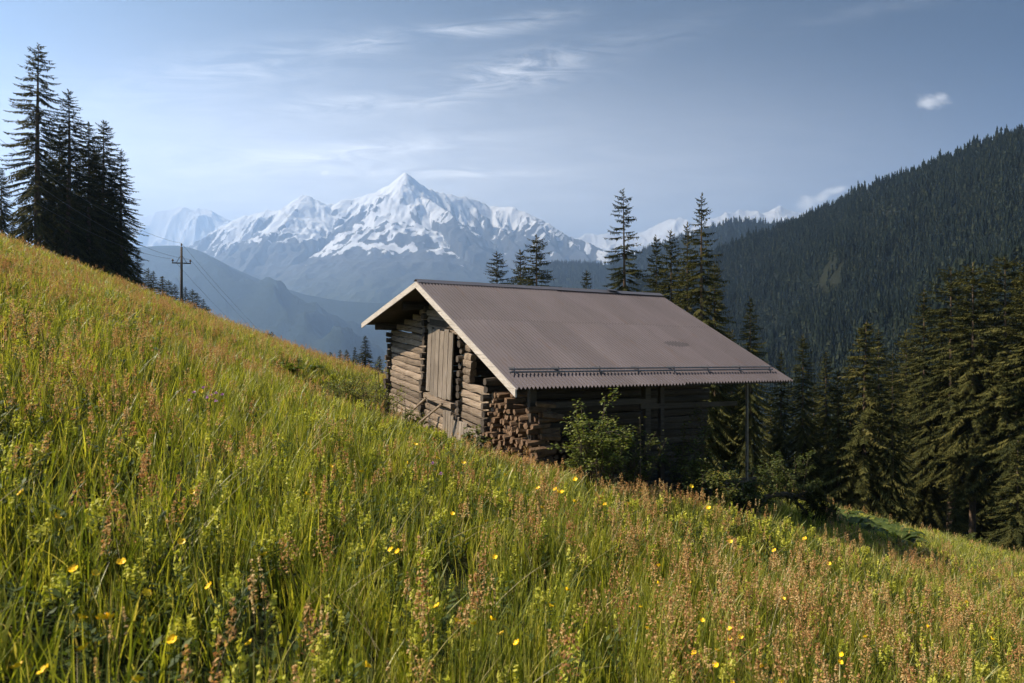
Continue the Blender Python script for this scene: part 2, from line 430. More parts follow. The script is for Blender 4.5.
for k, line in enumerate([main] + spurs):
    Q = [at(*p) for p in line]
    # keep the crest exact (no warp) on the skyline
    acc = 4000.0 * k
    for a, b in zip(Q[:-1], Q[1:]):
        ab = (b - a)[:2]; ll = ab @ ab
        tt = np.clip(((wx - a[0]) * ab[0] + (wy - a[1]) * ab[1]) / ll, 0, 1)
        dd = np.hypot(wx - a[0] - tt * ab[0], wy - a[1] - tt * ab[1])
        hh = a[2] + tt * (b[2] - a[2])
        drop = np.where(dd < 600, 1.0 * dd, 600 + .72 * (dd - 600))
        if k: drop = drop * 1.0 + 15
        cand = hh - drop
        m_ = cand > best; best = np.where(m_, cand, best); bs = np.where(m_, acc + tt * math.sqrt(ll), bs); bl = np.where(m_, dd, bl)
        acc += math.sqrt(ll)
        bd = np.minimum(bd, dd)
rn = ridged(wx / 420, wy / 420, 6) - 1.0
rn2 = ridged(wx / 150 + 5, wy / 190, 5) - 1.0
bw = bs + 40 * fbm(HX / 160, HYg / 160, 3)
rib = ridged(bw / 230, bl / 2200 + bw / 2500, 5, .55) - .9
st1 = fbm(bw / 70, bl / 900, 4); st2 = fbm(bw / 26 + 7, bl / 420, 3)
HZ = best + (26 * rn + 13 * rn2) * (.45 + .55 * sstep(600, 1200, best)) + 120 * rib * sstep(5, 300, bl) * (.25 + .75 * sstep(700, 1250, best))
HZ = np.maximum(HZ, -706)
gx_, gy_ = np.gradient(HZ, 14.0)
slope_ = np.hypot(gx_, gy_)
def blur(a, k):
    for ax in (0, 1):
        c = np.cumsum(np.pad(a, [(k + 1, k) if i == ax else (0, 0) for i in (0, 1)], mode='edge'), axis=ax)
        n = a.shape[ax]; c = np.take(c, range(2 * k + 1, 2 * k + 1 + n), ax) - np.take(c, range(0, n), ax)
        a = c / (2 * k + 1)
    return a
conv = HZ - blur(HZ, 5); conv2 = HZ - blur(HZ, 16)
snow = .62 + (HZ - 1390 + 300 * fbm(HX / 1000, HYg / 1000, 3)) / 760 - (slope_ - 1.1) * .30 + (1.35 * st1 + .9 * st2) * (1.15 - .55 * sstep(1500, 2000, HZ)) - .48 * rib
snow = np.clip(snow - 1.0 * sstep(1640, 980, HZ + 330 * st1 + 260 * st2), -.7, 1.25)
wood = sstep(1050, 350, HZ)
tag(link('mountain', npmesh('mountain', np.stack([HX, HYg, HZ], -1).reshape(-1, 3), gridfaces(len(hx), len(hy)), M['snow'], True, {'snow': snow.ravel(), 'wood': wood.ravel()})),
    'snow covered pyramid peak and its long range across the valley', 'mountain', kind='structure')

o, _ = ridge_sheet('mountain', [(60,232,12500),(110,224,12500),(140,218,12500),(158,211,12400),(180,206,12300),(196,211,12300),(207,208,12300),(222,216,12400),(250,224,12500),(300,236,12600)], M['snow'], 2600, .62, 240, 700, 420, 120, turn=.5, crest=.22, snowline=(900, 1900), seed=3)
tag(o, 'faint snowy range fading into haze at the far left', 'mountain', kind='structure')
o, _ = ridge_sheet('mountain', [(560,244,11500),(585,236,11500),(600,232,11400),(615,236,11400),(635,236,11300),(655,222,11200),(672,215,11100),(684,219,11100),(700,222,11200),(725,214,11400),(745,211,11500),(760,212,11500),(780,207,11500),(800,210,11500),(830,215,11600),(900,225,11600)], M['snow'], 2600, .62, 260, 640, 520, 120, turn=.5, crest=.25, snowline=(700, 1700), seed=8)
tag(o, 'distant snowy range glimpsed between the tall spruces', 'mountain', kind='structure')
o, _ = ridge_sheet('hill', [(-120,275,5000),(0,262,5100),(100,250,5200),(150,246,5200),(182,245,5200),(203,252,5200),(240,271,5200),(280,288,5200),(310,296,5200),(345,301,5200),(400,304,5200),(460,307,5200),(540,312,5200),(640,330,5200)], M['farhill'], 3600, .36, 170, 1100, 320, 90, turn=.35, crest=.04, seed=1)
tag(o, 'hazy blue hill dropping to the valley behind the power pole', 'hill', kind='structure')
o, V4 = ridge_sheet('hill', [(500,285,3300),(535,270,3200),(556,262,3100),(580,262,3000),(606,266,2900),(640,264,2900),(690,256,2800),(760,240,2700),(860,215,2600)], M['farhill'], 1700, .55, 90, 420, 220, 70, turn=-.4, crest=.10, seed=6)
tag(o, 'dark blue wooded ridge just above the hut roof', 'hill', kind='structure')
o, V3 = ridge_sheet('hill', [(610,262,2400),(660,243,2300),(700,231,2200),(728,223,2150),(745,221,2100),(765,223,2100),(800,226,2000),(880,228,1900)], M['farhill'], 1500, .55, 80, 420, 200, 70, crest=.12, seed=9)
tag(o, 'wooded blue hill rising behind the tall spruces', 'hill', kind='structure')
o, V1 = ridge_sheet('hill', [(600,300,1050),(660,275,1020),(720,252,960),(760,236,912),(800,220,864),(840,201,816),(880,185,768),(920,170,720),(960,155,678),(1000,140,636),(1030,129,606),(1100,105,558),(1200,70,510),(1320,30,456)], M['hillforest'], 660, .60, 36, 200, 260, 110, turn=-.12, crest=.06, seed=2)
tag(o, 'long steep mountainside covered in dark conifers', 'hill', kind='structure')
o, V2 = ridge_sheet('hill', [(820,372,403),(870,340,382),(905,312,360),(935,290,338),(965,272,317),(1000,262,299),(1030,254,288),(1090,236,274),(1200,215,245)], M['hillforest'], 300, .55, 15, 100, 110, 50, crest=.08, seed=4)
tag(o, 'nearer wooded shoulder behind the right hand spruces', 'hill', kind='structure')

# ------------------------------------------------------------------ scatter (only for stuff)
HID = bpy.data.collections.new('sources')      # source plants of the meadow, never linked into the scene
def scatter(name, pts, rot, scl, idx, protos, label, cat):
    c = bpy.data.collections.new(name + ' sources')
    for i, me in enumerate(protos):
        o = bpy.data.objects.new('%s_%02d' % (name, i), me); c.objects.link(o)
    me = bpy.data.meshes.new(name); pts = np.asarray(pts, np.float32)
    me.vertices.add(len(pts)); me.vertices.foreach_set('co', pts.ravel())
    a = me.attributes.new('rot', 'FLOAT_VECTOR', 'POINT'); a.data.foreach_set('vector', np.asarray(rot, np.float32).ravel())
    a = me.attributes.new('scl', 'FLOAT_VECTOR', 'POINT'); a.data.foreach_set('vector', np.asarray(scl, np.float32).ravel())
    a = me.attributes.new('idx', 'INT', 'POINT'); a.data.foreach_set('value', np.asarray(idx, np.int32).ravel())
    o = link(name, me)
    ng = bpy.data.node_groups.new(name, 'GeometryNodeTree')
    ng.interface.new_socket('Geometry', in_out='INPUT', socket_type='NodeSocketGeometry')
    ng.interface.new_socket('Geometry', in_out='OUTPUT', socket_type='NodeSocketGeometry')
    gi = ng.nodes.new('NodeGroupInput'); go = ng.nodes.new('NodeGroupOutput')
    ci = ng.nodes.new('GeometryNodeCollectionInfo'); ci.inputs[0].default_value = c; ci.inputs['Separate Children'].default_value = True; ci.inputs['Reset Children'].default_value = True
    ip = ng.nodes.new('GeometryNodeInstanceOnPoints'); ip.inputs['Pick Instance'].default_value = True
    def na(n, t):
        x = ng.nodes.new('GeometryNodeInputNamedAttribute'); x.data_type = t; x.inputs[0].default_value = n
        return [s for s in x.outputs if s.enabled and s.name == 'Attribute'][0]
    L = ng.links.new
    L(gi.outputs[0], ip.inputs['Points']); L(ci.outputs[0], ip.inputs['Instance'])
    L(na('idx', 'INT'), ip.inputs['Instance Index']); L(na('scl', 'FLOAT_VECTOR'), ip.inputs['Scale']); L(na('rot', 'FLOAT_VECTOR'), ip.inputs['Rotation'])
    L(ip.outputs[0], go.inputs[0])
    md = o.modifiers.new('scatter', 'NODES'); md.node_group = ng
    tag(o, label, cat, kind='stuff'); return o

# --- hillside conifers
def low_conifer(seed):
    r = random.Random(seed); b = MB()
    n = 8; lay = 6
    for k in range(lay):
        z0 = .06 + .86 * k / lay; z1 = min(1.0, z0 + .30 - .012 * k)
        rad = (.135 * (1 - (z0 - .05)) ** .85 + .008) * r.uniform(.85, 1.15)
        tint = r.uniform(.1, .9)
        vs = [(r.uniform(-.01,.01), r.uniform(-.01,.01), z1)]
        off = r.random() * 6
        for j in range(n):
            a = off + 2 * math.pi * j / n; q = rad * (r.uniform(.75, 1.25) if j % 2 else r.uniform(.45, .75))
            vs.append((q * math.cos(a), q * math.sin(a), z0 + r.uniform(-.03, .03)))
        b.add(vs, [(0, 1 + j, 1 + (j + 1) % n) for j in range(n)], 0, (tint, .5, .5))
    b.tube([(0,0,-.05), (0,0,.2)], .012, 5, 0, (0,0,0))
    return b.mesh('hillside_conifer', M['farneedle'])
low = [low_conifer(i) for i in range(6)]
def plant_hill(V, count, hmin, hmax, tmax, seed):
    r = np.random.default_rng(seed)
    ns, nt = V.shape[:2]
    i0 = np.argmax(np.linalg.norm(V[0, 1:] - V[0, :-1], axis=1) < 0) if False else 0
    a = r.random(count) * (ns - 1.001); b = r.random(count) * (nt - 1.001) * tmax
    i = a.astype(int); j = b.astype(int); fa = (a - i)[:, None]; fb = (b - j)[:, None]
    P = (V[i, j] * (1 - fa) + V[i + 1, j] * fa) * (1 - fb) + (V[i, j + 1] * (1 - fa) + V[i + 1, j + 1] * fa) * fb
    # weight by the real area so the wood is even
    d1 = np.linalg.norm(V[i + 1, j] - V[i, j], axis=1); d2 = np.linalg.norm(V[i, j + 1] - V[i, j], axis=1)
    w = d1 * d2; keep = r.random(count) < w / np.quantile(w, .97)
    u = P[:, 0] / P[:, 1]
    clear = fbm(P[:, 0] / 55 + seed, P[:, 1] / 80, 4) < .36 + .25 * r.random(count)
    keep &= (u < 1.0) & (P[:, 2] > -160) & clear
    return P[keep], r
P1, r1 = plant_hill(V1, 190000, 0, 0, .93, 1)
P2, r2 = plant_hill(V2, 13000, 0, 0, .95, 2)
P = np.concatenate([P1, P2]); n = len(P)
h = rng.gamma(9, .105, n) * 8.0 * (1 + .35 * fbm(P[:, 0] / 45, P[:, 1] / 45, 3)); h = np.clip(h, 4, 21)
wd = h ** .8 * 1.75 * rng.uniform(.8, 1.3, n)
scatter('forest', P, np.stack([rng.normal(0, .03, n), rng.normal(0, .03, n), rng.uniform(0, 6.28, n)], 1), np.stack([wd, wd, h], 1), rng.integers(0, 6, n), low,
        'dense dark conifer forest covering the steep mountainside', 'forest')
P3 = []
for VV, cnt, sd in ((V3, 30000, 5), (V4, 40000, 6)):
    p, _r = plant_hill(VV, cnt, 0, 0, .6, sd); P3.append(p)
P = np.concatenate(P3); n = len(P); h = rng.uniform(14, 24, n)
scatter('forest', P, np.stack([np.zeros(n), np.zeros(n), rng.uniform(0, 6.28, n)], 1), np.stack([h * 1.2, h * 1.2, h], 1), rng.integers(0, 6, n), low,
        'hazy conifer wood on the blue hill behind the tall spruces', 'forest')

# ------------------------------------------------------------------ spruces
def spruce_mesh(seed, H=18.0, rad=2.6, base=.06, whorl=.36, nb=6, sparse=0.0, power=.8, droop=1.0, topthin=0.0, tw=1.0):
    """returns (trunk mesh, crown mesh) of a Norway spruce"""
    r = random.Random(seed)
    t = MB()
    bend = [r.uniform(-.12, .12) for _ in range(4)]
    def axis(z):
        k = z / H
        return Vector((bend[0] * math.sin(k * 3) + bend[1] * k, bend[2] * math.sin(k * 2.5) + bend[3] * k, z))
    zs = [-.6, 0, .4, 1.2, 3, H * .3, H * .5, H * .7, H * .85, H * .95, H]
    r0 = .011 * H + .03
    t.tube([axis(z) for z in zs], [r0 * 1.5, r0 * 1.3, r0 * 1.08] + [r0 * (1 - z / H) ** .9 + .012 for z in zs[3:]], 9, 0, (.5,.5,.5))
    c = MB()
    V = []; Fc = []; Cc = []
    def quad(p, d, up, l, w, tint, sag):
        s = d.cross(up)
        if s.length < 1e-4: return
        s.normalize(); o = len(V)
        m1 = p + d * (l * .45) + Vector((0,0,-sag * .35)); e = p + d * l + Vector((0,0,-sag))
        V.extend((p + s * w * .35, p - s * w * .35, m1 - s * w * .62, m1 + s * w * .62, e))
        Fc.extend(((o, o+1, o+2, o+3), (o+3, o+2, o+4))); Cc.extend([(tint, .5, .5)] * 5)
    z = H * base; lob = [r.uniform(.86, 1.1) for _ in range(9)]
    while z < H * .985:
        k = z / H
        prof = ((1 - k) / (1 - base)) ** power
        low_ = sstep(base, base + .12, k) * .35 + .65
        n = max(3, int(round(nb * (.75 + .5 * r.random()) * (1 - .35 * k))))
        off = r.random() * 6.28
        for i in range(n):
            if r.random() < sparse: continue
            L = (rad * prof * low_ * r.choice((r.uniform(.35, .8), r.uniform(.75, 1.12), r.uniform(.8, 1.15))) * lob[int(k * 9) % 9] + .12)
            if topthin and k > .6: L *= 1 - topthin * (k - .6)
            a = off + 6.28 * i / n + r.uniform(-.35, .35)
            el = (.55 - 1.05 * (1 - k) ** .55) * droop + r.uniform(-.12, .12)
            p = axis(z + r.uniform(-.9, .9) * whorl)
            hd = Vector((math.cos(a), math.sin(a), 0))
            tint0 = r.uniform(.15, .85)
            steps = max(4, int(L / .13)); q = p.copy(); st = L / steps
            path = [q.copy()]
            for j in range(steps):
                f = j / steps
                e = el - .55 * math.sin(f * 2.6) * droop * (1 - k * .7) + .75 * max(0, f - .55)
                d = (hd * math.cos(e) + Vector((0,0,1)) * math.sin(e)).normalized()
                q = q + d * st; path.append(q.copy())
                if f < .12 and L > .8: continue
                side = d.cross(Vector((0,0,1))).normalized()
                tl = min(.40, .16 + .20 * L * (1 - f) * .8) * (1 if L > .5 else .8) * r.uniform(.7, 1.2)
                for sgn in (-1, 1, -1, 1, -1, 1):
                    if r.random() < .1: continue
                    td = (d * r.uniform(.5, .9) + side * sgn * r.uniform(.6, 1.0) + Vector((0,0,r.uniform(-.45, .10)))).normalized()
                    up = (Vector((0,0,1)) + side * r.uniform(-.7, .7) + d * r.uniform(-.3,.3)).normalized()
                    tint = min(1, max(0, tint0 + r.uniform(-.25, .25)))
                    quad(q - d * st * r.random(), td, up, tl, .046 * tw * r.uniform(.7, 1.3), tint, tl * r.uniform(.05, .35))
                # hanging twig
                if r.random() < .75:
                    td = (Vector((0,0,-1)) + d * r.uniform(0, .9) + side * r.uniform(-.5, .5)).normalized()
                    quad(q, td, side, tl * r.uniform(.6, 1.3), .045 * tw, max(0, tint0 - .1), 0)
            quad(q, d, Vector((0,0,1)), .22, .08, tint0, 0)
            # the bough itself
            o = len(V); w = .010 + .006 * L
            s = hd.cross(Vector((0,0,1)))
            for pnt, ww in ((path[0], w), (path[len(path)//2], w * .7), (path[-1], .004)):
                V.extend((pnt + s * ww, pnt - s * ww, pnt + Vector((0,0,-ww * 1.6)))); Cc.extend([(0,.5,.5)] * 3)
            for b_ in (0, 3):
                Fc.extend(((o+b_, o+b_+1, o+b_+4, o+b_+3), (o+b_+1, o+b_+2, o+b_+5, o+b_+4), (o+b_+2, o+b_, o+b_+3, o+b_+5)))
        z += whorl * r.uniform(.8, 1.2) * (1 - .35 * k)
    # leader
    for i in range(9):
        a = r.random() * 6.28
        quad(axis(H - .5 + .06 * i), Vector((math.cos(a) * .6, math.sin(a) * .6, .8)).normalized(), Vector((math.sin(a), -math.cos(a), .3)), .22, .06, .5, 0)
    c.v = [tuple(x) for x in V]; c.f = Fc; c.m = [0] * len(Fc); c.c = Cc
    return t.mesh('trunk', M['bark'], True), c.mesh('crown', M['needle'])

KIND = {
 'tall':  [spruce_mesh(1, 20, 3.7, .12, .25, 5, .20, .62, 1.1, .4), spruce_mesh(2, 20, 3.5, .10, .24, 5, .16, .64, 1.1, .35)],
 'full':  [spruce_mesh(3, 18, 4.2, .03, .20, 5, .08, .70), spruce_mesh(4, 18, 3.9, .05, .20, 5, .10, .72), spruce_mesh(5, 18, 4.4, .03, .21, 5, .08, .66)],
 'bare':  [spruce_mesh(6, 19, 4.0, .28, .22, 5, .16, .48, 1.15), spruce_mesh(7, 19, 3.8, .22, .22, 5, .16, .50, 1.1)],
 'young': [spruce_mesh(8, 9, 2.8, .02, .16, 5, .06, .80, .8, tw=.85), spruce_mesh(9, 9, 2.6, .02, .16, 5, .07, .86, .8, tw=.85)],
}
HT = {'tall': 20, 'full': 18, 'bare': 19, 'young': 9}
def spruce(kind, var, px, ptop, d, label, group=None, wide=1.0, py=None, name='spruce_tree'):
    """a spruce whose tip is seen at (px, ptop) standing on the ground at distance d"""
    x, y, zt = at(px, ptop, d)
    zg = float(gz(x, y)) - .1
    h = zt - zg
    s = h / HT[kind]
    o = empty(name, (x, y, zg), random.uniform(0, 6.28), (s * wide, s * wide, s))
    tm, cm = KIND[kind][var % len(KIND[kind])]
    link('trunk', tm, o); link('crown', cm, o)
    tag(o, label, 'tree', group); return o

GL = 'dark spruces on the upper left slope'
spruce('tall', 0, 38, 44, 56, 'tallest dark spruce with a sparse ragged top on the left slope', GL, 1.25)
spruce('tall', 1, 66, 90, 58, 'slimmer spruce pressed against the right side of the tallest left spruce', GL, 1.4)
spruce('full', 1, 88, 122, 60, 'twin topped spruce pair on the left slope, its left stem', GL, 1.2)
spruce('full', 0, 104, 121, 62, 'twin topped spruce pair on the left slope, its right stem', GL, 1.2)
spruce('tall', 1, 122, 149, 63, 'narrow spruce at the right end of the tall left group', GL, 1.25)
spruce('full', 2, 2, 168, 52, 'dark spruce cut by the left edge of the photo', GL, .95)
spruce('full', 1, 52, 170, 64, 'shorter spruce filling the gap behind the tallest left spruce', GL, 1.0)
spruce('full', 0, 76, 180, 66, 'shadowed spruce behind the middle of the left group', GL, 1.0)
spruce('full', 2, 22, 196, 60, 'low dark spruce at the foot of the tallest left spruce', GL, 1.0)
spruce('full', 2, 96, 150, 67, 'shadowed spruce between the twin topped pair', GL, 1.25)
spruce('full', 1, 113, 172, 66, 'lower spruce filling in before the narrow right end spruce', GL, 1.15)
spruce('full', 0, 60, 128, 63, 'spruce standing close behind the slimmer one on the left slope', GL, 1.2)
spruce('full', 1, 12, 215, 58, 'low spruce at the left edge under the cut off one', GL, 1.0)
spruce('young', 0, 138, 252, 66, 'small spruce at the downhill foot of the left group', GL, 1.0)
spruce('young', 1, 128, 236, 68, 'bushy small spruce beside the narrow left spruce', GL, 1.0)
spruce('young', 0, 162, 276, 70, 'small dark spruce just left of the power pole', GL, 1.25)
GR = 'small hazy spruces along the ridge behind the power pole'
for i, (px, py) in enumerate(((148,268),(154,271),(169,280),(175,284),(186,287),(192,289),(197,293),(203,299),(207,305))):
    spruce('full', i, px, py, 108 + 3 * i, 'small spruce in the hazy row on the ridge behind the power pole', GR, 1.15)
GS = 'tiny spruce tops peeping over the meadow crest'
for i, (px, py, d) in enumerate(((257,331,120),(264,333,118),(269,333,122),(272,332,119),(331,352,100),(340,350,98),(347,350,99))):
    spruce('young', i, px, py, d, 'tiny dark spruce top peeping over the crest left of the hut', GS, 1.0)
spruce('young', 1, 365, 336, 62, 'small pointed spruce beside the hut under its left eave', None, 1.3)
spruce('young', 0, 379, 356, 66, 'lowest small spruce between the pointed one and the hut wall', None, 1.2)
spruce('young', 1, 355, 347, 68, 'small spruce directly left of the pointed one beside the hut', None, 1.0)
GH = 'spruces rising behind the hut roof'
spruce('full', 0, 497, 252, 66, 'left of the three spruces rising behind the roof ridge', GH, 1.15)
spruce('full', 1, 521, 250, 70, 'middle spruce of the three behind the roof ridge, the shortest', GH, 1.15)
spruce('full', 2, 538, 235, 64, 'right and tallest of the three spruces behind the roof ridge', GH, 1.1)
spruce('full', 1, 585, 271, 80, 'lone small spruce tip showing over the roof ridge', GH, 1.0)
spruce('tall', 0, 624, 190, 46, 'tall open crowned spruce standing alone behind the roof', GH, .95)
spruce('full', 1, 655, 236, 52, 'shorter spruce right of the lone tall one behind the roof', GH, .8)
spruce('full', 0, 671, 231, 50, 'middle spruce of the tight clump behind the roof corner', GH, .8)
spruce('tall', 1, 688, 222, 49, 'thin spruce leaning against the tallest one behind the roof corner', GH, .8)
spruce('tall', 1, 704, 194, 43, 'tallest sunlit spruce over the right end of the roof', GH, .95)
spruce('full', 2, 716, 262, 45, 'dark spruce at the foot of the tallest one over the roof', GH, .75)
spruce('full', 1, 750, 297, 42, 'stocky spruce above the lower right roof corner', GH, .85)
spruce('full', 0, 732, 330, 47, 'low dark spruce right behind the roof edge', GH, .9)
GT = 'spruce stand at the right edge of the meadow'
spruce('full', 2, 802, 334, 44, 'sunlit spruce just right of the roof corner', GT, .78)
spruce('full', 0, 826, 352, 52, 'shaded spruce between the roof corner spruce and the young cone', GT, .85)
spruce('full', 1, 780, 352, 50, 'dark spruce hidden behind the hut roof corner', GT, .85)
spruce('young', 0, 864, 322, 42, 'young full skirted spruce with sunlit left side at the meadow edge', GT, .95)
spruce('young', 1, 838, 372, 43, 'smaller spruce growing into the left side of the young full one', GT, .95)
spruce('full', 2, 893, 352, 41, 'short broad spruce right of the young full skirted one', GT, .72)
spruce('full', 1, 926, 290, 48, 'dark pointed spruce left of the bare trunked ones', GT, .9)
spruce('bare', 0, 950, 268, 46, 'bare trunked spruce with clumped foliage in the right stand', GT, .95)
spruce('bare', 1, 972, 262, 44, 'second bare trunked spruce, its thin stem visible low down', GT, .9)
spruce('bare', 0, 1003, 258, 43, 'tall heavy spruce near the right edge of the photo', GT, 1.05)
spruce('full', 0, 1028, 262, 41, 'tall spruce cut by the right edge of the photo', GT, .9)
spruce('young', 1, 1018, 440, 37, 'small drooping spruce at the right edge in front of the stand', GT, 1.1)
spruce('young', 0, 955, 480, 41, 'knee high dark spruce sapling under the bare trunks', GT, 1.0)
spruce('young', 1, 930, 500, 42, 'spruce sapling at the dark foot of the right stand', GT, 1.0)
GB = 'shaded spruces deep in the right stand'
for i, (px, py, d) in enumerate(((850,365,60),(880,330,58),(905,330,56),(915,345,62),(940,310,58),(962,300,57),(985,285,56),(1015,280,54),(1045,275,56),(1060,290,48),(990,320,66),(1030,300,68),(870,390,55),(815,385,58),(772,395,56),(740,380,58),(1085,280,52),(950,340,70),(1010,330,76),(900,375,68))):
    spruce('full', i, px, py, d, 'shaded spruce among the trunks deep in the right stand', GB, .95)

# ------------------------------------------------------------------ broadleaf shrubs
def shrub(name, loc, h, w, stems, leaves, leaf, label, seed, group=None, lean=(0,0), cat='shrub', mat='shrubleaf', depth=None):
    r = random.Random(seed); depth = depth or w
    o = empty(name, loc); tag(o, label, cat, group)
    s = MB(); f = MB(); ends = []
    for i in range(stems):
        a = r.random() * 6.28; q = r.random() ** .5
        tip = Vector((math.cos(a) * w * .5 * q + lean[0], math.sin(a) * depth * .5 * q + lean[1], h * r.uniform(.55, 1.0) * (1 - .35 * q * q)))
        b0 = Vector((r.uniform(-.15, .15) * w, r.uniform(-.15, .15) * depth, -.15))
        mid = b0.lerp(tip, .5) + Vector((r.uniform(-.12, .12) * w, r.uniform(-.12, .12) * depth, h * .08))
        pts = []
        for k in range(6):
            t = k / 5; pts.append(b0 * (1 - t) ** 2 + mid * 2 * t * (1 - t) + tip * t * t)
        s.tube(pts, [.016 * (1 - .16 * k) for k in range(6)], 5); ends.append(pts)
        for k in (2, 3, 4):
            d = Vector((r.uniform(-1, 1), r.uniform(-1, 1), r.uniform(-.1, .9))).normalized() * h * r.uniform(.12, .28)
            pp = [pts[k], pts[k] + d * .5, pts[k] + d + Vector((0, 0, -.02))]
            s.tube(pp, [.008, .006, .003], 4); ends.append(pp)
    for i in range(leaves):
        p = r.choice(ends); t = (r.random() ** .55) * (len(p) - 1); k = min(int(t), len(p) - 2)
        c = p[k].lerp(p[k + 1], t - k) + Vector((r.gauss(0, .045), r.gauss(0, .045), r.gauss(0, .04)))
        if c.z < .02: continue
        a = r.random() * 6.28; d = Vector((math.cos(a), math.sin(a), r.uniform(-.5, .5))).normalized()
        up = Vector((r.gauss(0, .5), r.gauss(0, .5), 1)).normalized(); sd = d.cross(up).normalized()
        l = leaf * r.uniform(.6, 1.3); wd = l * .55; up = sd.cross(d)
        f.add([c, c + d * l * .35 + sd * wd * .5 + up * l * .06, c + d * l * .35 - sd * wd * .5 + up * l * .06, c + d * l * .75 + sd * wd * .38, c + d * l * .75 - sd * wd * .38, c + d * l - up * l * .12],
              [(0, 1, 2), (1, 3, 4, 2), (3, 5, 4)], 0, (r.random(), .5, .5))
    s.build('stem', M['twig'], o); f.build('foliage', M[mat], o)
    return o
def shrub_top(px, ptop, d, w, stems, leaves, leaf, label, seed, **k):
    x, y, zt = at(px, ptop, d); zg = float(gz(x, y)) - .1
    return shrub('shrub', (x, y, zg), zt - zg, w, stems, leaves, leaf, label, seed, **k)
def gpt(px, d, dz=0): 
    x = (px - 512) / F * d; return (x, d, float(gz(x, d)) + dz)

# ------------------------------------------------------------------ the hut
P_ly, P_z = on_plane(417, 281.2, 0); L_ly, L_z = on_plane(363, 322.5, 0); R_z = at(516, 387, 12.0)[2]
E_lx = on_side(793, 380, 0)[0]
bx_, by_ = hut_world(0, P_ly)
Rg_lx = on_side(660, 298, P_ly)[0]
WX = .80                                            # gable wall plane
wr, _ = on_plane(490, 400, WX); wl, _ = on_plane(392, 370, WX)
zb = -1.9
hut = empty('log_hut', (RX, RY, zb), HA)
tag(hut, 'weathered log hut with a brown corrugated metal roof on the meadow', 'hut')
def hz(z): return z - zb
def roof_z(ly):                                     # underside reference of the roof
    return R_z + (P_z - R_z) * ly / P_ly if ly <= P_ly else P_z + (L_z - P_z) * (ly - P_ly) / (L_ly - P_ly)
# the old timbers have settled: every course of the walls leans downhill by a few degrees
PHI = .105
def settled(ly, z):                                 # measured point -> frame of the settled timbers
    y, c, s_ = ly - P_ly, math.cos(PHI), math.sin(PHI)
    return P_ly + y * c + z * s_, -y * s_ + z * c
SP, SL, SR = settled(P_ly, P_z), settled(L_ly, L_z), settled(0, R_z)
def roof_s(ly):
    return SR[1] + (SP[1] - SR[1]) * (ly - SR[0]) / (SP[0] - SR[0]) if ly <= SP[0] else SP[1] + (SL[1] - SP[1]) * (ly - SP[0]) / (SL[0] - SP[0])
wr_s = settled(*on_plane(492, 415, WX))[0]; wl_s = settled(*on_plane(392, 372, WX))[0]
BEFORE = set(bpy.data.objects)
WY1 = wl_s                                          # uphill corner
LX1 = 7.0                                           # far gable
logh = .172
def log(b, p, q, r, c=None, n=10):
    p = Vector(p); q = Vector(q); k = 7
    pts = [p.lerp(q, i / (k - 1)) + Vector((random.uniform(-.014, .014), random.uniform(-.014, .014), random.uniform(-.014, .014))) for i in range(k)]
    b.tube(pts, [r * random.uniform(.88, 1.06) for _ in pts], n, 0, c or (random.uniform(.05, 1.0),) * 3, sq=.6, jit=.035)

door_l, dz0 = settled(*on_plane(427, 392, WX - .1)); door_r, dz1 = settled(*on_plane(451.5, 401, WX - .1))
door_top = settled(*on_plane(436, 328, WX - .1))[1]; door_bot = (dz0 + dz1) / 2
open_l = settled(*on_plane(472.5, 370, WX))[0]      # the dark hay opening right of the door
open_z = settled(*on_plane(482, 381, WX))[1]
jl = settled(*on_plane(421.5, 375, WX - .15))[0]; jr = settled(*on_plane(458, 380, WX - .15))[0]   # inner log walls end either side of the door
jl = max(jl, door_l + .09); jr = min(jr, door_r - .09)
b = MB(); z = -2.75; i = 0
while z < SP[1] - .2:
    lo = next((y for y in np.arange(wr_s - .3, WY1 + .5, .05) if roof_s(y) - .26 > z + logh / 2), None)
    if lo is None: break
    hi = next(y for y in np.arange(WY1 + .5, wr_s, -.05) if roof_s(y) - .24 > z + logh / 2)
    e0, e1 = random.uniform(.10, .24), random.uniform(.06, .2)
    a0 = max(lo, wr_s - e0 * .6); a1 = min(hi, WY1 + e1)
    if SL[1] - .60 < z < SL[1] - .22: a1 = SL[0] - .35 - (.1 if i % 2 else 0)      # cantilevered logs under the left eave
    segs = [(a0, a1)]
    if z + logh * .5 > open_z: segs = [(max(open_l, a0), a1)]
    if door_bot - .02 < z + logh / 2 < door_top + .08:
        segs = [s for (p, q) in segs for s in ((p, min(q, jr - .02)), (max(p, jl + .02), q)) if s[1] - s[0] > .12]
    for p, q in segs: log(b, (WX + random.uniform(-.03, .03), p, hz(z + random.uniform(-.012, .012))), (WX + random.uniform(-.03, .03), q, hz(z + random.uniform(-.012, .012))), logh * .47, n=12)
    z += logh; i += 1
b.build('log_wall', M['log'], hut)
# ends of the cross walls beside the door and of the two long walls
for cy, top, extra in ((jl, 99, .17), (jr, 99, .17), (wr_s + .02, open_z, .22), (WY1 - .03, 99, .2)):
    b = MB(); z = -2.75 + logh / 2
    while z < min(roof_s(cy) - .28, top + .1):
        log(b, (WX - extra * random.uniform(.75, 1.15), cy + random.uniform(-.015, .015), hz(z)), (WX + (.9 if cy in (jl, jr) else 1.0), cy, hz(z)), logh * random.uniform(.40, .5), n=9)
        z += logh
    o = b.build('log_end', M['dark'], hut); o['label'] = 'column of dark protruding log ends'
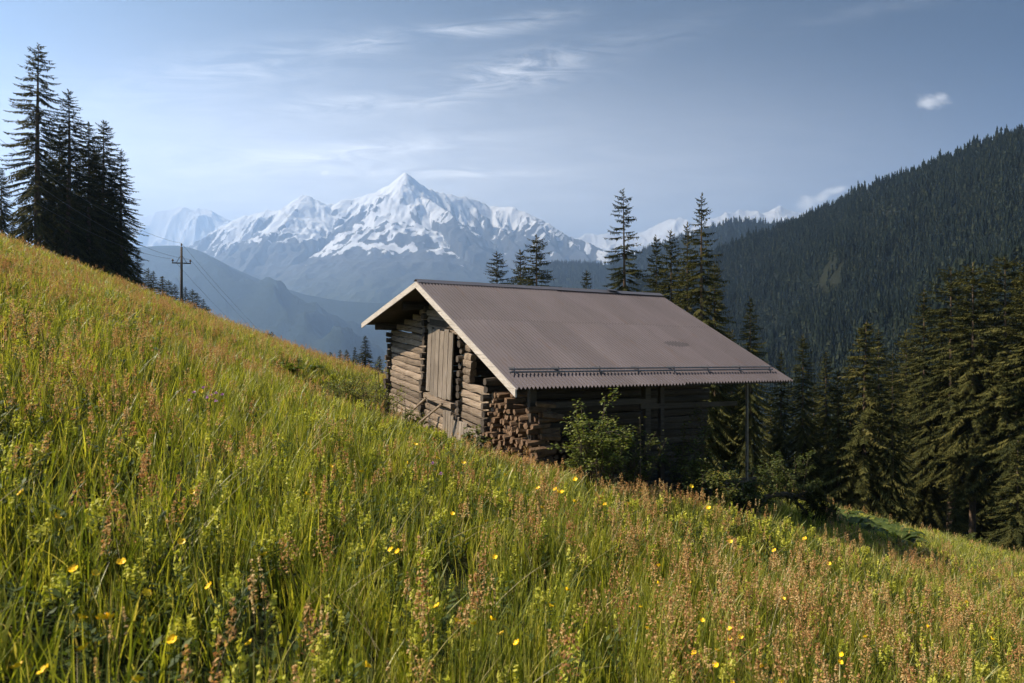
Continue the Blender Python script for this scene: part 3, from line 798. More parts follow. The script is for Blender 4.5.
# side walls and far gable
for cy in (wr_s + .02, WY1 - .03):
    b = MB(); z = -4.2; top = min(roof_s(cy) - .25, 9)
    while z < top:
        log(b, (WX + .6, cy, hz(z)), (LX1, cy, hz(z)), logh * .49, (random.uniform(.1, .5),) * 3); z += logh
    b.build('log_wall', M['dark'], hut)  # darker than the gable logs: shade under the eave put into their colour
b = MB(); z = -4.2
while z < SP[1] - .3:
    ys = [y for y in np.arange(wr_s, WY1, .05) if roof_s(y) - .25 > z + .08]
    if not ys: break
    log(b, (LX1 - .2, ys[0], hz(z)), (LX1 - .2, ys[-1], hz(z)), logh * .49); z += logh
b.build('log_wall', M['log'], hut)
# dark hay inside
# door: two leaves of upright planks
for (a, c_, gap) in ((door_r, (door_l + door_r) / 2 - .02, 0), ((door_l + door_r) / 2 + .025, door_l, 0)):
    b = MB(); n = 3; w = (c_ - a) / n
    for k in range(n):
        t0 = door_top + random.uniform(-.05, .03); b0 = door_bot + random.uniform(-.06, .04)
        v = random.uniform(.35, .95); dx = random.uniform(-.008, .008)
        b.box((WX - .135 + dx, a + k * w + .006, hz(b0)), (WX - .095 + dx, a + (k + 1) * w - .006, hz(t0)), c=(v,) * 3)
    leaf = b.build('door', M['plank'], hut); leaf['label'] = 'grey weathered plank door leaf'
    for hzv in (.3, 1.35):
        h_ = MB(); h_.beam((WX - .085, a + .04, hz(door_bot + hzv)), (WX - .085, c_ - .05, hz(door_bot + hzv)), .09, .02, up=(1,0,0)); h_.build('ledge', M['dark'], leaf)
b = MB(); b.box((WX - .16, door_r - .10, hz(door_bot - .16)), (WX + .12, door_l + .10, hz(door_bot - .035))); b.build('sill', M['log'], hut)
b = MB(); b.box((WX - .10, door_r - .02, hz(door_top + .05)), (WX + .12, door_l + .02, hz(door_top + .2))); b.build('lintel', M['dark'], hut)
# board skirt under the sill log at the downhill corner
b = MB()
for k, y in enumerate(np.arange(wr_s - .02, door_r + .35, .155)):
    b.box((WX - .15, y + .006, hz(-2.9)), (WX - .112, y + .145, hz(-1.42 - .03 * (k % 3) + .055 * (y - wr_s) * 2)), c=(random.uniform(.5, 1.0),) * 3)
b.build('skirt_board', M['plank'], hut)

for o in set(bpy.data.objects) - BEFORE:
    T = Vector((0, P_ly, hz(0))); o.data.transform(Matrix.Translation(T) @ Matrix.Rotation(PHI, 4, 'X') @ Matrix.Translation(-T))

# roof
def roofpt(lx, ly, dz=0): return (lx, ly, hz(roof_z(ly)) + dz)
roof_b = MB()                                        # boarding under the metal: one solid slab each side
for (y0, y1) in ((.06, P_ly), (P_ly, L_ly - .04)):
    vs = [roofpt(x, y, dz) for dz in (-.03, -.075) for x in (.03, E_lx - .05) for y in (y0, y1)]
    roof_b.add(vs, [(0,2,3,1), (4,5,7,6), (0,1,5,4), (2,6,7,3), (0,4,6,2), (1,3,7,5)])
roof = roof_b.build('roof', M['dark'], hut)
def corrugated(x0a, x1a, x0b, x1b, ya, yb, drop, name, lift=0.0, pitch=.084, amp=.027):
    n = int((x1a - x0a) / pitch * 8); rows = 10
    U = np.linspace(0, 1, n); Tt = np.linspace(0, 1, rows)
    UU, TT = np.meshgrid(U, Tt, indexing='ij')
    ly = ya + (yb - ya) * TT
    lx = (x0a + (x1a - x0a) * UU) * (1 - TT) + (x0b + (x1b - x0b) * UU) * TT
    ph = (x0a + (x1a - x0a) * UU) / pitch * 2 * math.pi
    sag = .014 * np.sin(lx * 1.7) * np.sin(TT * 3.1)
    z = np.vectorize(roof_z)(np.clip(ly, 0, L_ly)) + (np.minimum(ly, 0) * (P_z - R_z) / P_ly) - zb + amp * np.sin(ph) + lift + sag
    V = np.stack([lx, ly, z], -1)
    return link(name, npmesh(name, V.reshape(-1, 3), gridfaces(n, rows), M['roof'], True), roof)
lapx = on_side(684, 385, 0)[0]
corrugated(-.02, lapx, -.02, lapx - .1, -.07, P_ly, 0, 'roof_sheet', .012)
corrugated(lapx - .07, E_lx, lapx - .17, Rg_lx, 0.0, P_ly, 0, 'roof_sheet', -.004)
corrugated(-.02, E_lx, -.02, Rg_lx, L_ly + .03, P_ly, 0, 'roof_sheet', .004)
b = MB()                                             # ridge cap: two bent flaps
k1 = (P_z - R_z) / P_ly; k2 = (P_z - L_z) / (L_ly - P_ly)
vs = [(-.03, P_ly - .17, hz(P_z) - .17 * k1 + .045), (-.03, P_ly, hz(P_z) + .055), (-.03, P_ly + .17, hz(P_z) - .17 * k2 + .045)]
n = 14; V_ = []; F_ = []
for i in range(n + 1):
    for v in vs: V_.append((v[0] + (Rg_lx + .03) * i / n, v[1], v[2] + random.uniform(-.004, .004)))
for i in range(n):
    for j in range(2): F_.append((i*3+j, i*3+j+3, i*3+j+4, i*3+j+1))
b.add(V_, F_); cap = b.build('ridge_cap', M['roof'], roof)
cm_, cnt_, cout_ = newmat('dark ridge flashing'); gg = N(cnt_)
pp_ = gg.n('ShaderNodeBsdfPrincipled', ins={'Base Color': (.075,.072,.085,1), 'Roughness': .45}); gg.link(pp_.outputs[0], cout_.inputs[0])
cap.data.materials[0] = cm_
md = cap.modifiers.new('thick', 'SOLIDIFY'); md.thickness = .006
b = MB()                                             # bent flap of metal on the ridge
fx = on_side(611, 297, P_ly)[0]
b.add([(fx - .18, P_ly - .10, hz(P_z) + .05), (fx + .16, P_ly - .16, hz(P_z) + .03), (fx + .2, P_ly + .05, hz(P_z) + .07), (fx - .1, P_ly + .04, hz(P_z) + .11)], [(0,1,2,3)])
fo = b.build('ridge_flap', cm_, roof); md = fo.modifiers.new('thick', 'SOLIDIFY'); md.thickness = .008
# barge boards
for (y0, y1, nm) in ((-.05, P_ly, 'a'), (P_ly, L_ly + .03, 'b')):
    b = MB(); z0 = hz(roof_z(max(y0, 0)) + min(y0, 0) * k1); z1 = hz(roof_z(min(y1, L_ly)) - max(0, y1 - L_ly) * k2)
    hh = .155
    x0, x1 = (-.045, -.012) if nm == 'a' else (-.040, -.014)
    vs = [(x, y, z + dz) for x in (x0, x1) for (y, z) in ((y0, z0), (y1, z1)) for dz in (-hh, -.012)]
    b.add(vs, [(0,1,3,2), (4,6,7,5), (0,2,6,4), (1,5,7,3), (0,4,5,1), (2,3,7,6)], c=(.55,) * 3)
    b.build('barge_board', M['fascia'], roof)
# snow guard: rail on brackets
b = MB(); sgy = on_plane(505, 371, 0)[0]
gl0 = on_side(509, 371, sgy)[0]; gl1 = on_side(772, 369, sgy)[0]
b.tube([(gl0, sgy, hz(roof_z(sgy)) + .11), (gl1, sgy, hz(roof_z(sgy)) + .11)], .017, 8)
b.tube([(gl0, sgy - .02, hz(roof_z(sgy)) + .055), (gl1, sgy - .02, hz(roof_z(sgy)) + .055)], .017, 8)
nbr = 8
for i in range(nbr):
    x = gl0 + .1 + (gl1 - gl0 - .2) * i / (nbr - 1)
    b.beam((x, sgy - .05, hz(roof_z(sgy)) + .0), (x, sgy + .01, hz(roof_z(sgy)) + .15), .035, .012, up=(1,0,0))
    b.beam((x, sgy + .22, hz(roof_z(sgy + .22)) + .03), (x, sgy, hz(roof_z(sgy)) + .13), .03, .01, up=(1,0,0))
b.build('snow_guard', M['metal'], roof)
# purlins and rafters
for y, r_ in ((.75, .085), (wr, .10), (P_ly, .11), (6.5, .10), (WY1, .10)):
    b = MB(); log(b, (.18 + random.uniform(0, .12), y, hz(roof_z(y)) - .09 - r_), (E_lx - .25, y, hz(roof_z(y)) - .09 - r_), r_); b.build('purlin', M['dark'], hut)
# posts under the long eave, and rails
def post(px, ly, w, m, top=None):
    lx = on_side(px, 400, ly)[0]
    gx, gy = hut_world(lx, ly)
    b = MB(); b.beam((lx, ly, hz(float(gz(gx, gy)) - .4)), (lx, ly, hz(roof_z(ly)) - .10), w, w, up=(1,0,0)); b.build('post', M[m], hut); return lx
pl = [post(532, .75, .13, 'dark'), post(646, .75, .14, 'dark'), post(661, .75, .10, 'dark')]
lastp = post(747, .30, .045, 'plank')
b = MB(); rz = on_side(550, 405, .75)[1]
b.beam((pl[0] - .1, .68, hz(rz)), (pl[1] + .2, .68, hz(rz + .01)), .05, .11); b.build('rail', M['dark'], hut)
b = MB(); b.beam((pl[1] - .2, .70, hz(rz - .1)), (lastp + .1, .70, hz(rz - .12)), .05, .10); b.build('rail', M['dark'], hut)
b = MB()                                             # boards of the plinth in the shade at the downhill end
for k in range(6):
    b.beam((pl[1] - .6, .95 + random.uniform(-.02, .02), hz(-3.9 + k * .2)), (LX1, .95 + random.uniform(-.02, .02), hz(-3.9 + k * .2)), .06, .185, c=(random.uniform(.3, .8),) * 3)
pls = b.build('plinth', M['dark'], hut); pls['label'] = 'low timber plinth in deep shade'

# firewood: every split log a thing of its own
fw = []
for k in range(7):
    r = random.Random(100 + k); bb = MB(); n = r.choice((4, 5, 6, 7)); L_ = .42
    pr = [(.056 * r.uniform(.65, 1.15) * math.cos(6.28 * j / n), .060 * r.uniform(.65, 1.15) * math.sin(6.28 * j / n)) for j in range(n)]
    vs = [(x, y_, z_) for x in (0, L_) for (y_, z_) in pr]
    v = r.uniform(.3, .9)
    bb.add(vs, [(j, (j + 1) % n, n + (j + 1) % n, n + j) for j in range(n)], 0, (v * .45,) * 3)
    bb.add(vs, [tuple(range(n - 1, -1, -1)), tuple(range(n, 2 * n))], 0, (.5 + v * .5,) * 3)
    fw.append(bb.mesh('firewood_log', M['firewood']))
def firewood(lx, ly, z, rz, tilt, label, group):
    x, y = hut_world(lx, ly); o = link('firewood_log', random.choice(fw)); o.location = (x, y, z)
    o.rotation_euler = (random.uniform(0, 6.28), tilt, HA + rz); o.scale = (1,) + (random.uniform(.8, 1.25),) * 2
    tag(o, label, 'firewood', group)
y = .30; 
row = 0; z = float(gz(*hut_world(.9, 1.3))) + .05
while z < R_z - .18:
    y = .42 + (.07 if row % 2 else 0) + .03
    top = roof_z(y) - .3
    while y < wr - .22:
        if z < roof_z(y) - .34 and z < -.95 + .20 * math.sin(y * 4 + 1) + random.uniform(-.1, .1):
            firewood(WX - .10 + random.uniform(-.2, .14), y + random.uniform(-.02, .02), z + random.uniform(-.015, .015), random.uniform(-.3, .3), random.uniform(-.14, .14), 'split firewood log stacked under the eave beside the gable corner', 'firewood stacked beside the gable corner')
        y += .122
    z += .106; row += 1
for row in range(7):
    z0 = float(gz(*hut_world(2.2, 1.0))) + .1
    for i in range(11):
        firewood(1.5 + i * .155 + (.07 if row % 2 else 0), 1.0 + random.uniform(-.06, .06), z0 + row * .125 - .0 * i, math.pi / 2 + random.uniform(-.1, .1), 0, 'split firewood log in the shaded stack behind the eave posts', 'firewood stacked behind the eave posts')

# planks leaning near the door
def leaner(p, q, w, t, label, mat='log'):
    o = empty('plank', (p[0], p[1], p[2])); tag(o, label, 'plank')
    b = MB(); b.beam((0,0,0), tuple(q[i] - p[i] for i in range(3)), w, t, c=(.9,) * 3); bo = b.mesh('plank', M[mat]); 
    bpy.data.objects.remove(o); o = link('plank', bo); o.location = p; tag(o, label, 'plank'); return o
def hw(lx, ly, z): return (*hut_world(lx, ly), z)
ly1, z1 = on_plane(414, 413, .35); ly2, z2 = on_plane(424, 398, .35)
leaner(hw(.1, ly1, z1 - .1), hw(.4, ly2, z2), .06, .035, 'pale thin plank leaning on the gable below the door, upper one')
ly1, z1 = on_plane(425, 420, .2); ly2, z2 = on_plane(436, 404, .2)
leaner(hw(.0, ly1, z1 - .1), hw(.35, ly2, z2), .075, .035, 'grey broken plank propped below the right door leaf')

# shrubs round the hut
shrub_top(597, 382, 11.5, 1.15, 20, 3600, .062, 'leafy shrub with sunlit yellow green top in front of the eave', 31, mat='scrubleaf')
shrub_top(635, 398, 12.9, 1.2, 14, 2250, .06, 'dim leafy shrub beside the two dark eave posts', 36)
shrub_top(690, 392, 14.2, 1.5, 16, 2700, .062, 'shaded shrub climbing under the eave beyond the two posts', 32)
shrub_top(742, 450, 13.9, 1.4, 18, 3300, .062, 'round dark shrub below the thin pale post', 33)
shrub_top(786, 436, 24, 2.6, 18, 3900, .085, 'bushy green shrub right of the hut at the meadow edge', 34)
shrub_top(703, 450, 13.2, 1.5, 16, 2850, .065, 'low dark shrub at the downhill corner of the hut', 37)
x, y = hut_world(.0, 9.2); shrub('shrub', (x - .5, y - .2, float(gz(x - .5, y - .2)) - .1), 1.15, 2.2, 18, 1900, .06, 'scrubby thin twigged shrub against the left hut corner', 35, mat='scrubleaf')
shrub_top(377, 360, 17.5, 1.5, 18, 1500, .055, 'low yellowish scrub on the crest left of the hut', 38, mat='scrubleaf')
shrub_top(348, 366, 20, 2.0, 16, 1300, .055, 'loose scrub thinning out into the grass left of the hut', 42, mat='scrubleaf')
shrub_top(396, 384, 16.5, 1.1, 14, 900, .05, 'twiggy scrub touching the lower left logs of the gable', 43, mat='scrubleaf')
x, y = hut_world(.1, 5.6); shrub('shrub', (x, y, float(gz(x, y)) - .05), .75, 1.3, 12, 800, .09, 'small leafy weed clump below the hut door', 39)
x, y = hut_world(-.25, 1.35); shrub('shrub', (x, y, float(gz(x, y)) - .05), .62, .8, 10, 600, .09, 'small grey green bush in front of the firewood stack', 40)
shrub('shrub', gpt(975, 38, -.1), 1.3, 2.6, 14, 1300, .12, 'dry twiggy bush at the foot of the right stand', 41)

# big leaved dock plants in patches
def dock(loc, s, label, group, seed):
    r = random.Random(seed); o = empty('dock_plant', loc); tag(o, label, 'plant', group)
    f = MB()
    for i in range(9):
        a = i * 2.4 + r.uniform(-.3, .3); d = Vector((math.cos(a), math.sin(a), 0)); sd = Vector((-d.y, d.x, 0))
        l = s * r.uniform(.7, 1.1); wd = l * r.uniform(.42, .55); t = r.random(); vs = []; lift = r.uniform(.5, 1.0)
        for k, (u, w) in enumerate(((0, .06), (.25, .7), (.5, 1.0), (.75, .75), (1.0, .08))):
            c = d * l * u + Vector((0, 0, .1 + s * .5 * lift * math.sin(u * 2.2)))
            vs += [c + sd * wd * .5 * w + Vector((0,0,.05 * w)), c, c - sd * wd * .5 * w + Vector((0,0,.05 * w))]
        fs = []
        for k in range(4):
            fs += [(k*3, k*3+3, k*3+4, k*3+1), (k*3+1, k*3+4, k*3+5, k*3+2)]
        f.add(vs, fs, 0, (t, .5, .5))
    f.build('leaf', M['herb'], o, True); return o
GD = 'broad leaved dock plants on the lower meadow'
for i in range(20):
    t = i / 19; px = 838 + 66 * t + random.uniform(-6, 6); py = 516 + 24 * t + random.uniform(-5, 4)
    d = hit(px, py, .3)
    if d is None or d > 45: d = 33 + random.uniform(-4, 4)
    dock(gpt(px, d), .75, 'glossy broad leaved dock plant in the patch on the lower meadow', GD, 200 + i)
GD2 = 'broad leaved dock plants on the upper left meadow'
for i in range(12):
    px = random.uniform(272, 312); py = 357 + (px - 272) * .3 + random.uniform(-4, 6); d = hit(px, py, .3) or 30
    dock(gpt(px, min(d, 38)), .42, 'broad leaved dock plant in the dark patch left of the hut', GD2, 240 + i)
for i in range(6):
    px = random.uniform(118, 160); py = random.uniform(322, 356); d = hit(px, py, .3) or 20
    dock(gpt(px, min(d, 30)), .38, 'low broad leaved plant on the upper left slope', 'low broad leaved plants on the upper left slope', 260 + i)

# fallen dark bough on the lower meadow
def bough():
    p0 = at(764, 500, 19); o = empty('fallen_bough', tuple(p0)); tag(o, 'dark fallen bough with a tuft of needles lying on the meadow', 'branch')
    w = MB(); f = MB(); r = random.Random(5)
    def loc(px, py, d): q = at(px, py, d) - p0; return Vector(q)
    D = 19.0
    lines = [[(764,498,D),(772,495,D),(785,494,D),(797,496,D),(808,500,D),(815,508,D),(824,517,D),(834,526,D)],
             [(785,494,D),(795,500,D),(802,508,D),(812,518,D),(822,522,D)], [(808,500,D),(818,497,D),(824,495,D)], [(797,496,D),(806,492,D),(812,494,D)], [(815,508,D),(826,508,D),(836,512,D)]]
    for i, ln in enumerate(lines):
        pts = [loc(*q) for q in ln]
        w.tube(pts, [(.075 if i == 0 else .04) * (1 - .8 * k / len(pts)) + .008 for k in range(len(pts))], 6)
        for k in range(1, len(pts)):
            cnt = 14 if ln[k][0] < 812 else 70
            for j in range(cnt):
                c = pts[k - 1].lerp(pts[k], r.random()); d = Vector((r.gauss(0, 1), r.gauss(0, 1), r.gauss(0, .8))).normalized()
                s = d.cross(Vector((0, 0, 1))).normalized(); l = r.uniform(.15, .45); ww = .03
                f.add([c + s * ww * .5, c - s * ww * .5, c + d * l * .5 - s * ww, c + d * l * .5 + s * ww, c + d * l], [(0,1,2,3), (3,2,4)], 0, (r.uniform(.1, .9), .5, .5))
    w.build('branch', M['twig'], o); f.build('foliage', M['needle'], o)
bough()

# ------------------------------------------------------------------ power pole and cables
def power():
    d = 74; x, y, zt = at(181.5, 247, d); zg = float(gz(x, y)) - .3
    o = empty('power_pole', (x, y, zg)); tag(o, 'slim wooden power pole with one crossarm on the meadow crest', 'power pole')
    h = zt - zg; ax = zt - 1.75 - zg; ang = .25
    b = MB(); b.tube([(0,0,-.5), (0,0,h * .5), (0,0,h)], [.17, .14, .11], 10); b.build('post', M['pole'], o, True)
    dx, dy = math.cos(ang), math.sin(ang)
    b = MB(); b.beam((-dx * .95, -dy * .95, ax), (dx * .95, dy * .95, ax), .10, .12); b.build('crossarm', M['pole'], o)
    tips = []
    for s in (-1, 1):
        b = MB(); b.beam((s * dx * .55, s * dy * .55, ax), (0, 0, ax + .95), .05, .05); b.build('brace', M['metal'], o)
        b = MB(); p = (s * dx * .88, s * dy * .88); b.tube([(p[0], p[1], ax), (p[0], p[1], ax + .15), (p[0], p[1], ax + .2), (p[0], p[1], ax + .3), (p[0], p[1], ax + .42)], [.03, .03, .10, .11, .05], 10); b.build('insulator', M['porcelain'], o, True)
        tips.append(Vector((x + p[0], y + p[1], zg + ax + .42)))
    b = MB(); b.tube([(0,0,h), (0,0,h + .12), (0,0,h + .18), (0,0,h + .4)], [.03, .03, .11, .05], 10); b.build('insulator', M['porcelain'], o, True)
    tips.append(Vector((x, y, zg + h + .4)))
    names = ('left insulator', 'right insulator', 'pole top insulator')
    for t, nm in zip(tips, names):
        off = t - tips[2]
        for end, sag, lab in ((Vector(at(-120, 40, 30)) + off, 1.6, 'thin power cable running from the %s up and out of the photo'), (Vector(at(345, 395, 150)) + off, 2.5, 'thin power cable dropping from the %s into the valley')):
            pts = []
            for k in range(17):
                f = k / 16; q = t.lerp(end, f); q.z -= 4 * sag * f * (1 - f); pts.append(q - t)
            b = MB(); b.tube(pts, .011, 5); c = b.build('power_cable', M['cable']); c.location = t
            tag(c, lab % nm, 'power cable')
power()

# ------------------------------------------------------------------ the meadow: blades, seed heads, herbs (uncountable) and single flowers
def blade(b, x, y, h, w, a, lean, curl, tint, seg=5, mi=0):
    d = Vector((math.cos(a), math.sin(a), 0)); fa = a + 1.57 + random.uniform(-.9, .9); s = Vector((math.cos(fa), math.sin(fa), 0))
    vs = []; n = seg
    for k in range(n + 1):
        t = k / n; p = Vector((x, y, 0)) + d * (lean * h * t + curl * h * t * t) + Vector((0, 0, h * t * (1 - .35 * curl * t)))
        ww = w * .5 * (1 - t ** 1.7) + .0004
        vs += [p + s * ww, p - s * ww]
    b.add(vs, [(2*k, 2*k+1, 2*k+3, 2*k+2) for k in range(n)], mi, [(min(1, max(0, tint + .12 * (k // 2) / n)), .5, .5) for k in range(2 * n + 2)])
def tuft(seed, n=26, spread=.17, h0=.18, h1=.52, w=.0115, dry=.12):
    random.seed(seed); b = MB()
    for i in range(n):
        r = spread * random.random() ** .6; q = random.random() * 6.28
        h = random.uniform(h0, h1); t = random.gauss(.38, .27)
        if random.random() < dry: t = random.uniform(.85, 1.05)
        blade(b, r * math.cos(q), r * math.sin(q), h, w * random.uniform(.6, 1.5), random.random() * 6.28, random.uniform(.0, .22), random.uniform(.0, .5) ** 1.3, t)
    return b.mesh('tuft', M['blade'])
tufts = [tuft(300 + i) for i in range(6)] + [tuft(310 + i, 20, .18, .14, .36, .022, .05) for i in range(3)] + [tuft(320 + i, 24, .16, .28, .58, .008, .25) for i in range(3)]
def spike(b, top, n, length, rad, size, tint, mi):
    for i in range(n):
        t = random.random(); a = random.random() * 6.28; rr = rad * (1 - .75 * t) * random.uniform(.5, 1)
        c = top + Vector((math.cos(a) * rr, math.sin(a) * rr, -length * (1 - t)))
        d = Vector((random.gauss(0, 1), random.gauss(0, 1), random.gauss(0, 1) + .5)).normalized(); s = d.cross(Vector((random.random() - .5, random.random() - .5, .7))).normalized()
        z = size * random.uniform(.6, 1.3)
        b.add([c - s * z * .4, c + d * z * .5 - s * z * .1, c + s * z * .4, c - d * z * .7], [(0, 1, 2, 3)], mi, (min(1, max(0, tint + random.uniform(-.25, .25))), .5, .5))
def plume(seed, kind):
    random.seed(seed); b = MB()
    for i in range(random.choice((2, 3, 3))):
        x, y = random.uniform(-.09, .09), random.uniform(-.09, .09); h = random.uniform(.45, .78) if kind != 'pale' else random.uniform(.45, .7)
        a = random.random() * 6.28; ln = random.uniform(.03, .16) * h
        top = Vector((x + ln * math.cos(a), y + ln * math.sin(a), h)); mid = Vector((x + .3 * ln * math.cos(a), y + .3 * ln * math.sin(a), h * .55))
        b.tube([(x, y, 0), mid, top], [.0022, .0018, .0008], 4, 0, (random.random(), .5, .5), cap=False)
        if kind == 'sorrel':
            spike(b, top, 62, random.uniform(.14, .26), .060, .015, random.uniform(.2, .6), 1)
        elif kind == 'grass':
            spike(b, top, 48, random.uniform(.11, .20), .028, .016, random.uniform(.45, .9), 1)
        else:
            spike(b, top, 26, random.uniform(.08, .13), .010, .014, random.uniform(.7, 1), 1)
    return b.mesh('seed_stalk', [M['stalk'], M['plume']])
plumes = [plume(400 + i, 'sorrel') for i in range(5)] + [plume(410 + i, 'grass') for i in range(4)] + [plume(420 + i, 'pale') for i in range(2)]
def herb(seed):
    random.seed(seed); b = MB()
    for i in range(random.choice((3, 4, 5))):
        x, y = random.uniform(-.07, .07), random.uniform(-.07, .07); h = random.uniform(.22, .42)
        b.tube([(x, y, 0), (x + random.uniform(-.03, .03), y + random.uniform(-.03, .03), h)], .002, 4, 0, (.3,.5,.5), cap=False)
        for k in range(7):
            z = h * (.25 + .1 * k); a = k * 1.57 + random.random(); d = Vector((math.cos(a), math.sin(a), .35)); s = Vector((-d.y, d.x, 0)); l = random.uniform(.04, .085)
            c = Vector((x, y, z)); b.add([c, c + d * l * .5 + s * l * .22, c + d * l, c + d * l * .5 - s * l * .22], [(0,1,2,3)], 0, (random.uniform(.3, .9), .5, .5))
        if seed % 2: spike(b, Vector((x, y, h + .04)), 26, .11, .026, .025, .7, 1)
    return b.mesh('herb', [M['herb'], M['rattle']])
herbs = [herb(500 + i) for i in range(6)]
def strawm(seed):
    random.seed(seed); b = MB()
    for i in range(2):
        blade(b, random.uniform(-.05, .05), random.uniform(-.05, .05), random.uniform(.4, .65), .007, random.random() * 6.28, random.uniform(.3, .8), random.uniform(.2, .7), random.random())
    return b.mesh('straw', M['straw'])
straws = [strawm(600 + i) for i in range(4)]
random.seed(77)

def sample(dmin, dmax, rho, ang=.93):
    """even points on the meadow between two distances, inside the field the photo could see"""
    area = ang * (dmax ** 2 - dmin ** 2); n = int(area * rho)
    d = np.sqrt(rng.uniform(dmin ** 2, dmax ** 2, n)); a = rng.uniform(-ang, ang, n)
    x, y = d * np.sin(a), d * np.cos(a)
    lx, ly = hut_local(x, y)
    k = ~((lx > .45) & (lx < 7.1) & (ly > .55) & (ly < WY1 + .2))
    k &= y > .2
    x, y = x[k], y[k]; return x, y
def hutshort(x, y):
    lx, ly = hut_local(x, y)
    dx = np.maximum(np.maximum(-lx + .3, lx - 7.5), 0); dy = np.maximum(np.maximum(-ly, ly - 9.5), 0)
    return .45 + .55 * sstep(.2, 3.5, np.hypot(dx, dy))
def grow(zones, protos, name, label, cat, size=(.8, 1.2), patch=None, pick=None, tall=None):
    X = []; Y = []; S = []
    for (d0, d1, rho, s) in zones:
        x, y = sample(d0, d1, rho)
        if patch is not None:
            keep = rng.random(len(x)) < patch(x, y); x, y = x[keep], y[keep]
        X.append(x); Y.append(y); S.append(np.full(len(x), s))
    x = np.concatenate(X); y = np.concatenate(Y); s = np.concatenate(S); n = len(x)
    h = rng.uniform(size[0], size[1], n) * hutshort(x, y) * (1 + .35 * fbm(x / 2.2 + 4, y / 2.2, 3))
    h = h * (1 + .10 * (s - 1))
    idx = rng.integers(0, len(protos), n) if pick is None else pick(x, y, n)
    # stalks lean a little downhill
    rot = np.stack([rng.normal(0, .10, n), rng.normal(0, .10, n) + .03, rng.uniform(0, 6.28, n)], 1)
    scatter(name, np.stack([x, y, gz(x, y) - .01], 1), rot, np.stack([s, s, h], 1), idx, protos, label, cat)
    return n
def cl(a): return np.clip(a, 0, 1)
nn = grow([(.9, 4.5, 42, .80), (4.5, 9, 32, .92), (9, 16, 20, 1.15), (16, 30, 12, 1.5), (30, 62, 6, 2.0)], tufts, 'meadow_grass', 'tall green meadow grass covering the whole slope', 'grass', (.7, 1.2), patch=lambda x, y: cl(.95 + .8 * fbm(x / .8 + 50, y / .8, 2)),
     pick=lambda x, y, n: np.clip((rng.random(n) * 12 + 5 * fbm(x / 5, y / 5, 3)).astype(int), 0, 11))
red = lambda x, y: (1 - .85 * sstep(4, 9, x) * sstep(14, 21, y)) * np.clip(.42 + 1.3 * fbm(x / 4.5 + 2, y / 4.5 + 8, 3), .17, .85) * (.75 + .25 * sstep(3, 9, np.hypot(x, y)))
n2 = grow([(1.2, 8, 21, .95), (8, 20, 15, 1.05), (20, 34, 9, 1.4), (34, 62, 5, 1.8)], plumes, 'seed_heads', 'rust brown sorrel and grass seed heads above the meadow', 'seed heads', (.75, 1.15), patch=red,
     pick=lambda x, y, n: np.where(rng.random(n) < .36, rng.integers(0, 5, n), rng.integers(5, 11, n)))
n3 = grow([(1.0, 8, 21, .85), (8, 18, 13, 1.1), (18, 40, 5, 1.6)], herbs, 'meadow_herbs', 'leafy herbs and pale yellow rattle flowers among the grass', 'meadow herbs', (.85, 1.25), patch=lambda x, y: cl(.5 + 1.6 * fbm(x / 3 + 20, y / 3, 3)))
n4 = grow([(1.2, 12, 2.2, 1.0), (12, 30, 1.6, 1.2)], straws, 'dry_straw', 'bleached dry stalks bent among the green grass', 'dry grass', (.8, 1.1))
print('scattered', nn, n2, n3, n4)

# single flowers
def flower_meshes(seed, kind):
    r = random.Random(seed); h = r.uniform(.46, .56)
    st = MB(); x1, y1 = r.uniform(-.05, .05), r.uniform(-.05, .05)
    st.tube([(0,0,0), (x1 * .4, y1 * .4, h * .5), (x1, y1, h)], [.0022, .002, .0014], 5)
    f = MB(); c = Vector((x1, y1, h))
    if kind == 'yellow':
        tlx, tly = r.uniform(-.9, .9), r.uniform(-.9, .9)
        for k in range(5):
            a = k * 1.2566; d = Vector((math.cos(a), math.sin(a), 0)); s = Vector((-d.y, d.x, 0)); up = Vector((tlx, tly, .8)).normalized(); d = (d - up * d.dot(up)).normalized(); s = up.cross(d)
            l = .023
            f.add([c, c + d * l * .55 + s * l * .5 + up * l * .25, c + d * l + s * l * .34 + up * l * .65, c + d * l - s * l * .34 + up * l * .65, c + d * l * .55 - s * l * .5 + up * l * .25], [(0,1,2,3,4)], 0, (r.uniform(.4, .8),) * 3)
        f.tube([c, c + Vector((0, 0, .008))], [.006, .004], 6)
    else:
        for k in range(34):
            a = r.random() * 6.28; e = r.uniform(-.2, 1.4); d = Vector((math.cos(a) * math.cos(e), math.sin(a) * math.cos(e), math.sin(e))); s = d.cross(Vector((0,0,1))).normalized(); l = r.uniform(.018, .03)
            f.add([c, c + d * l * .6 + s * .004, c + d * l, c + d * l * .6 - s * .004], [(0,1,2,3)], 0, (r.uniform(.2, .9),) * 3)
    return st.mesh('stem', M['flowerstem']), f.mesh('petals', M['petal' if kind == 'yellow' else 'purple'])
FM = {k: [flower_meshes(700 + i, k) for i in range(4)] for k in ('yellow', 'purple')}
def flower(kind, px, py, label, group, name):
    d = hit(px, py, .5)
    if d is None: return
    s = max(.8, min(1.7, d / 6.5)); x, y, z = at(px, py, d)
    o = empty(name, (x, y, z - .51 * s), random.uniform(0, 6.28), s)
    a, b_ = random.choice(FM[kind]); link('stem', a, o); link('petals', b_, o); tag(o, label, 'flower', group)
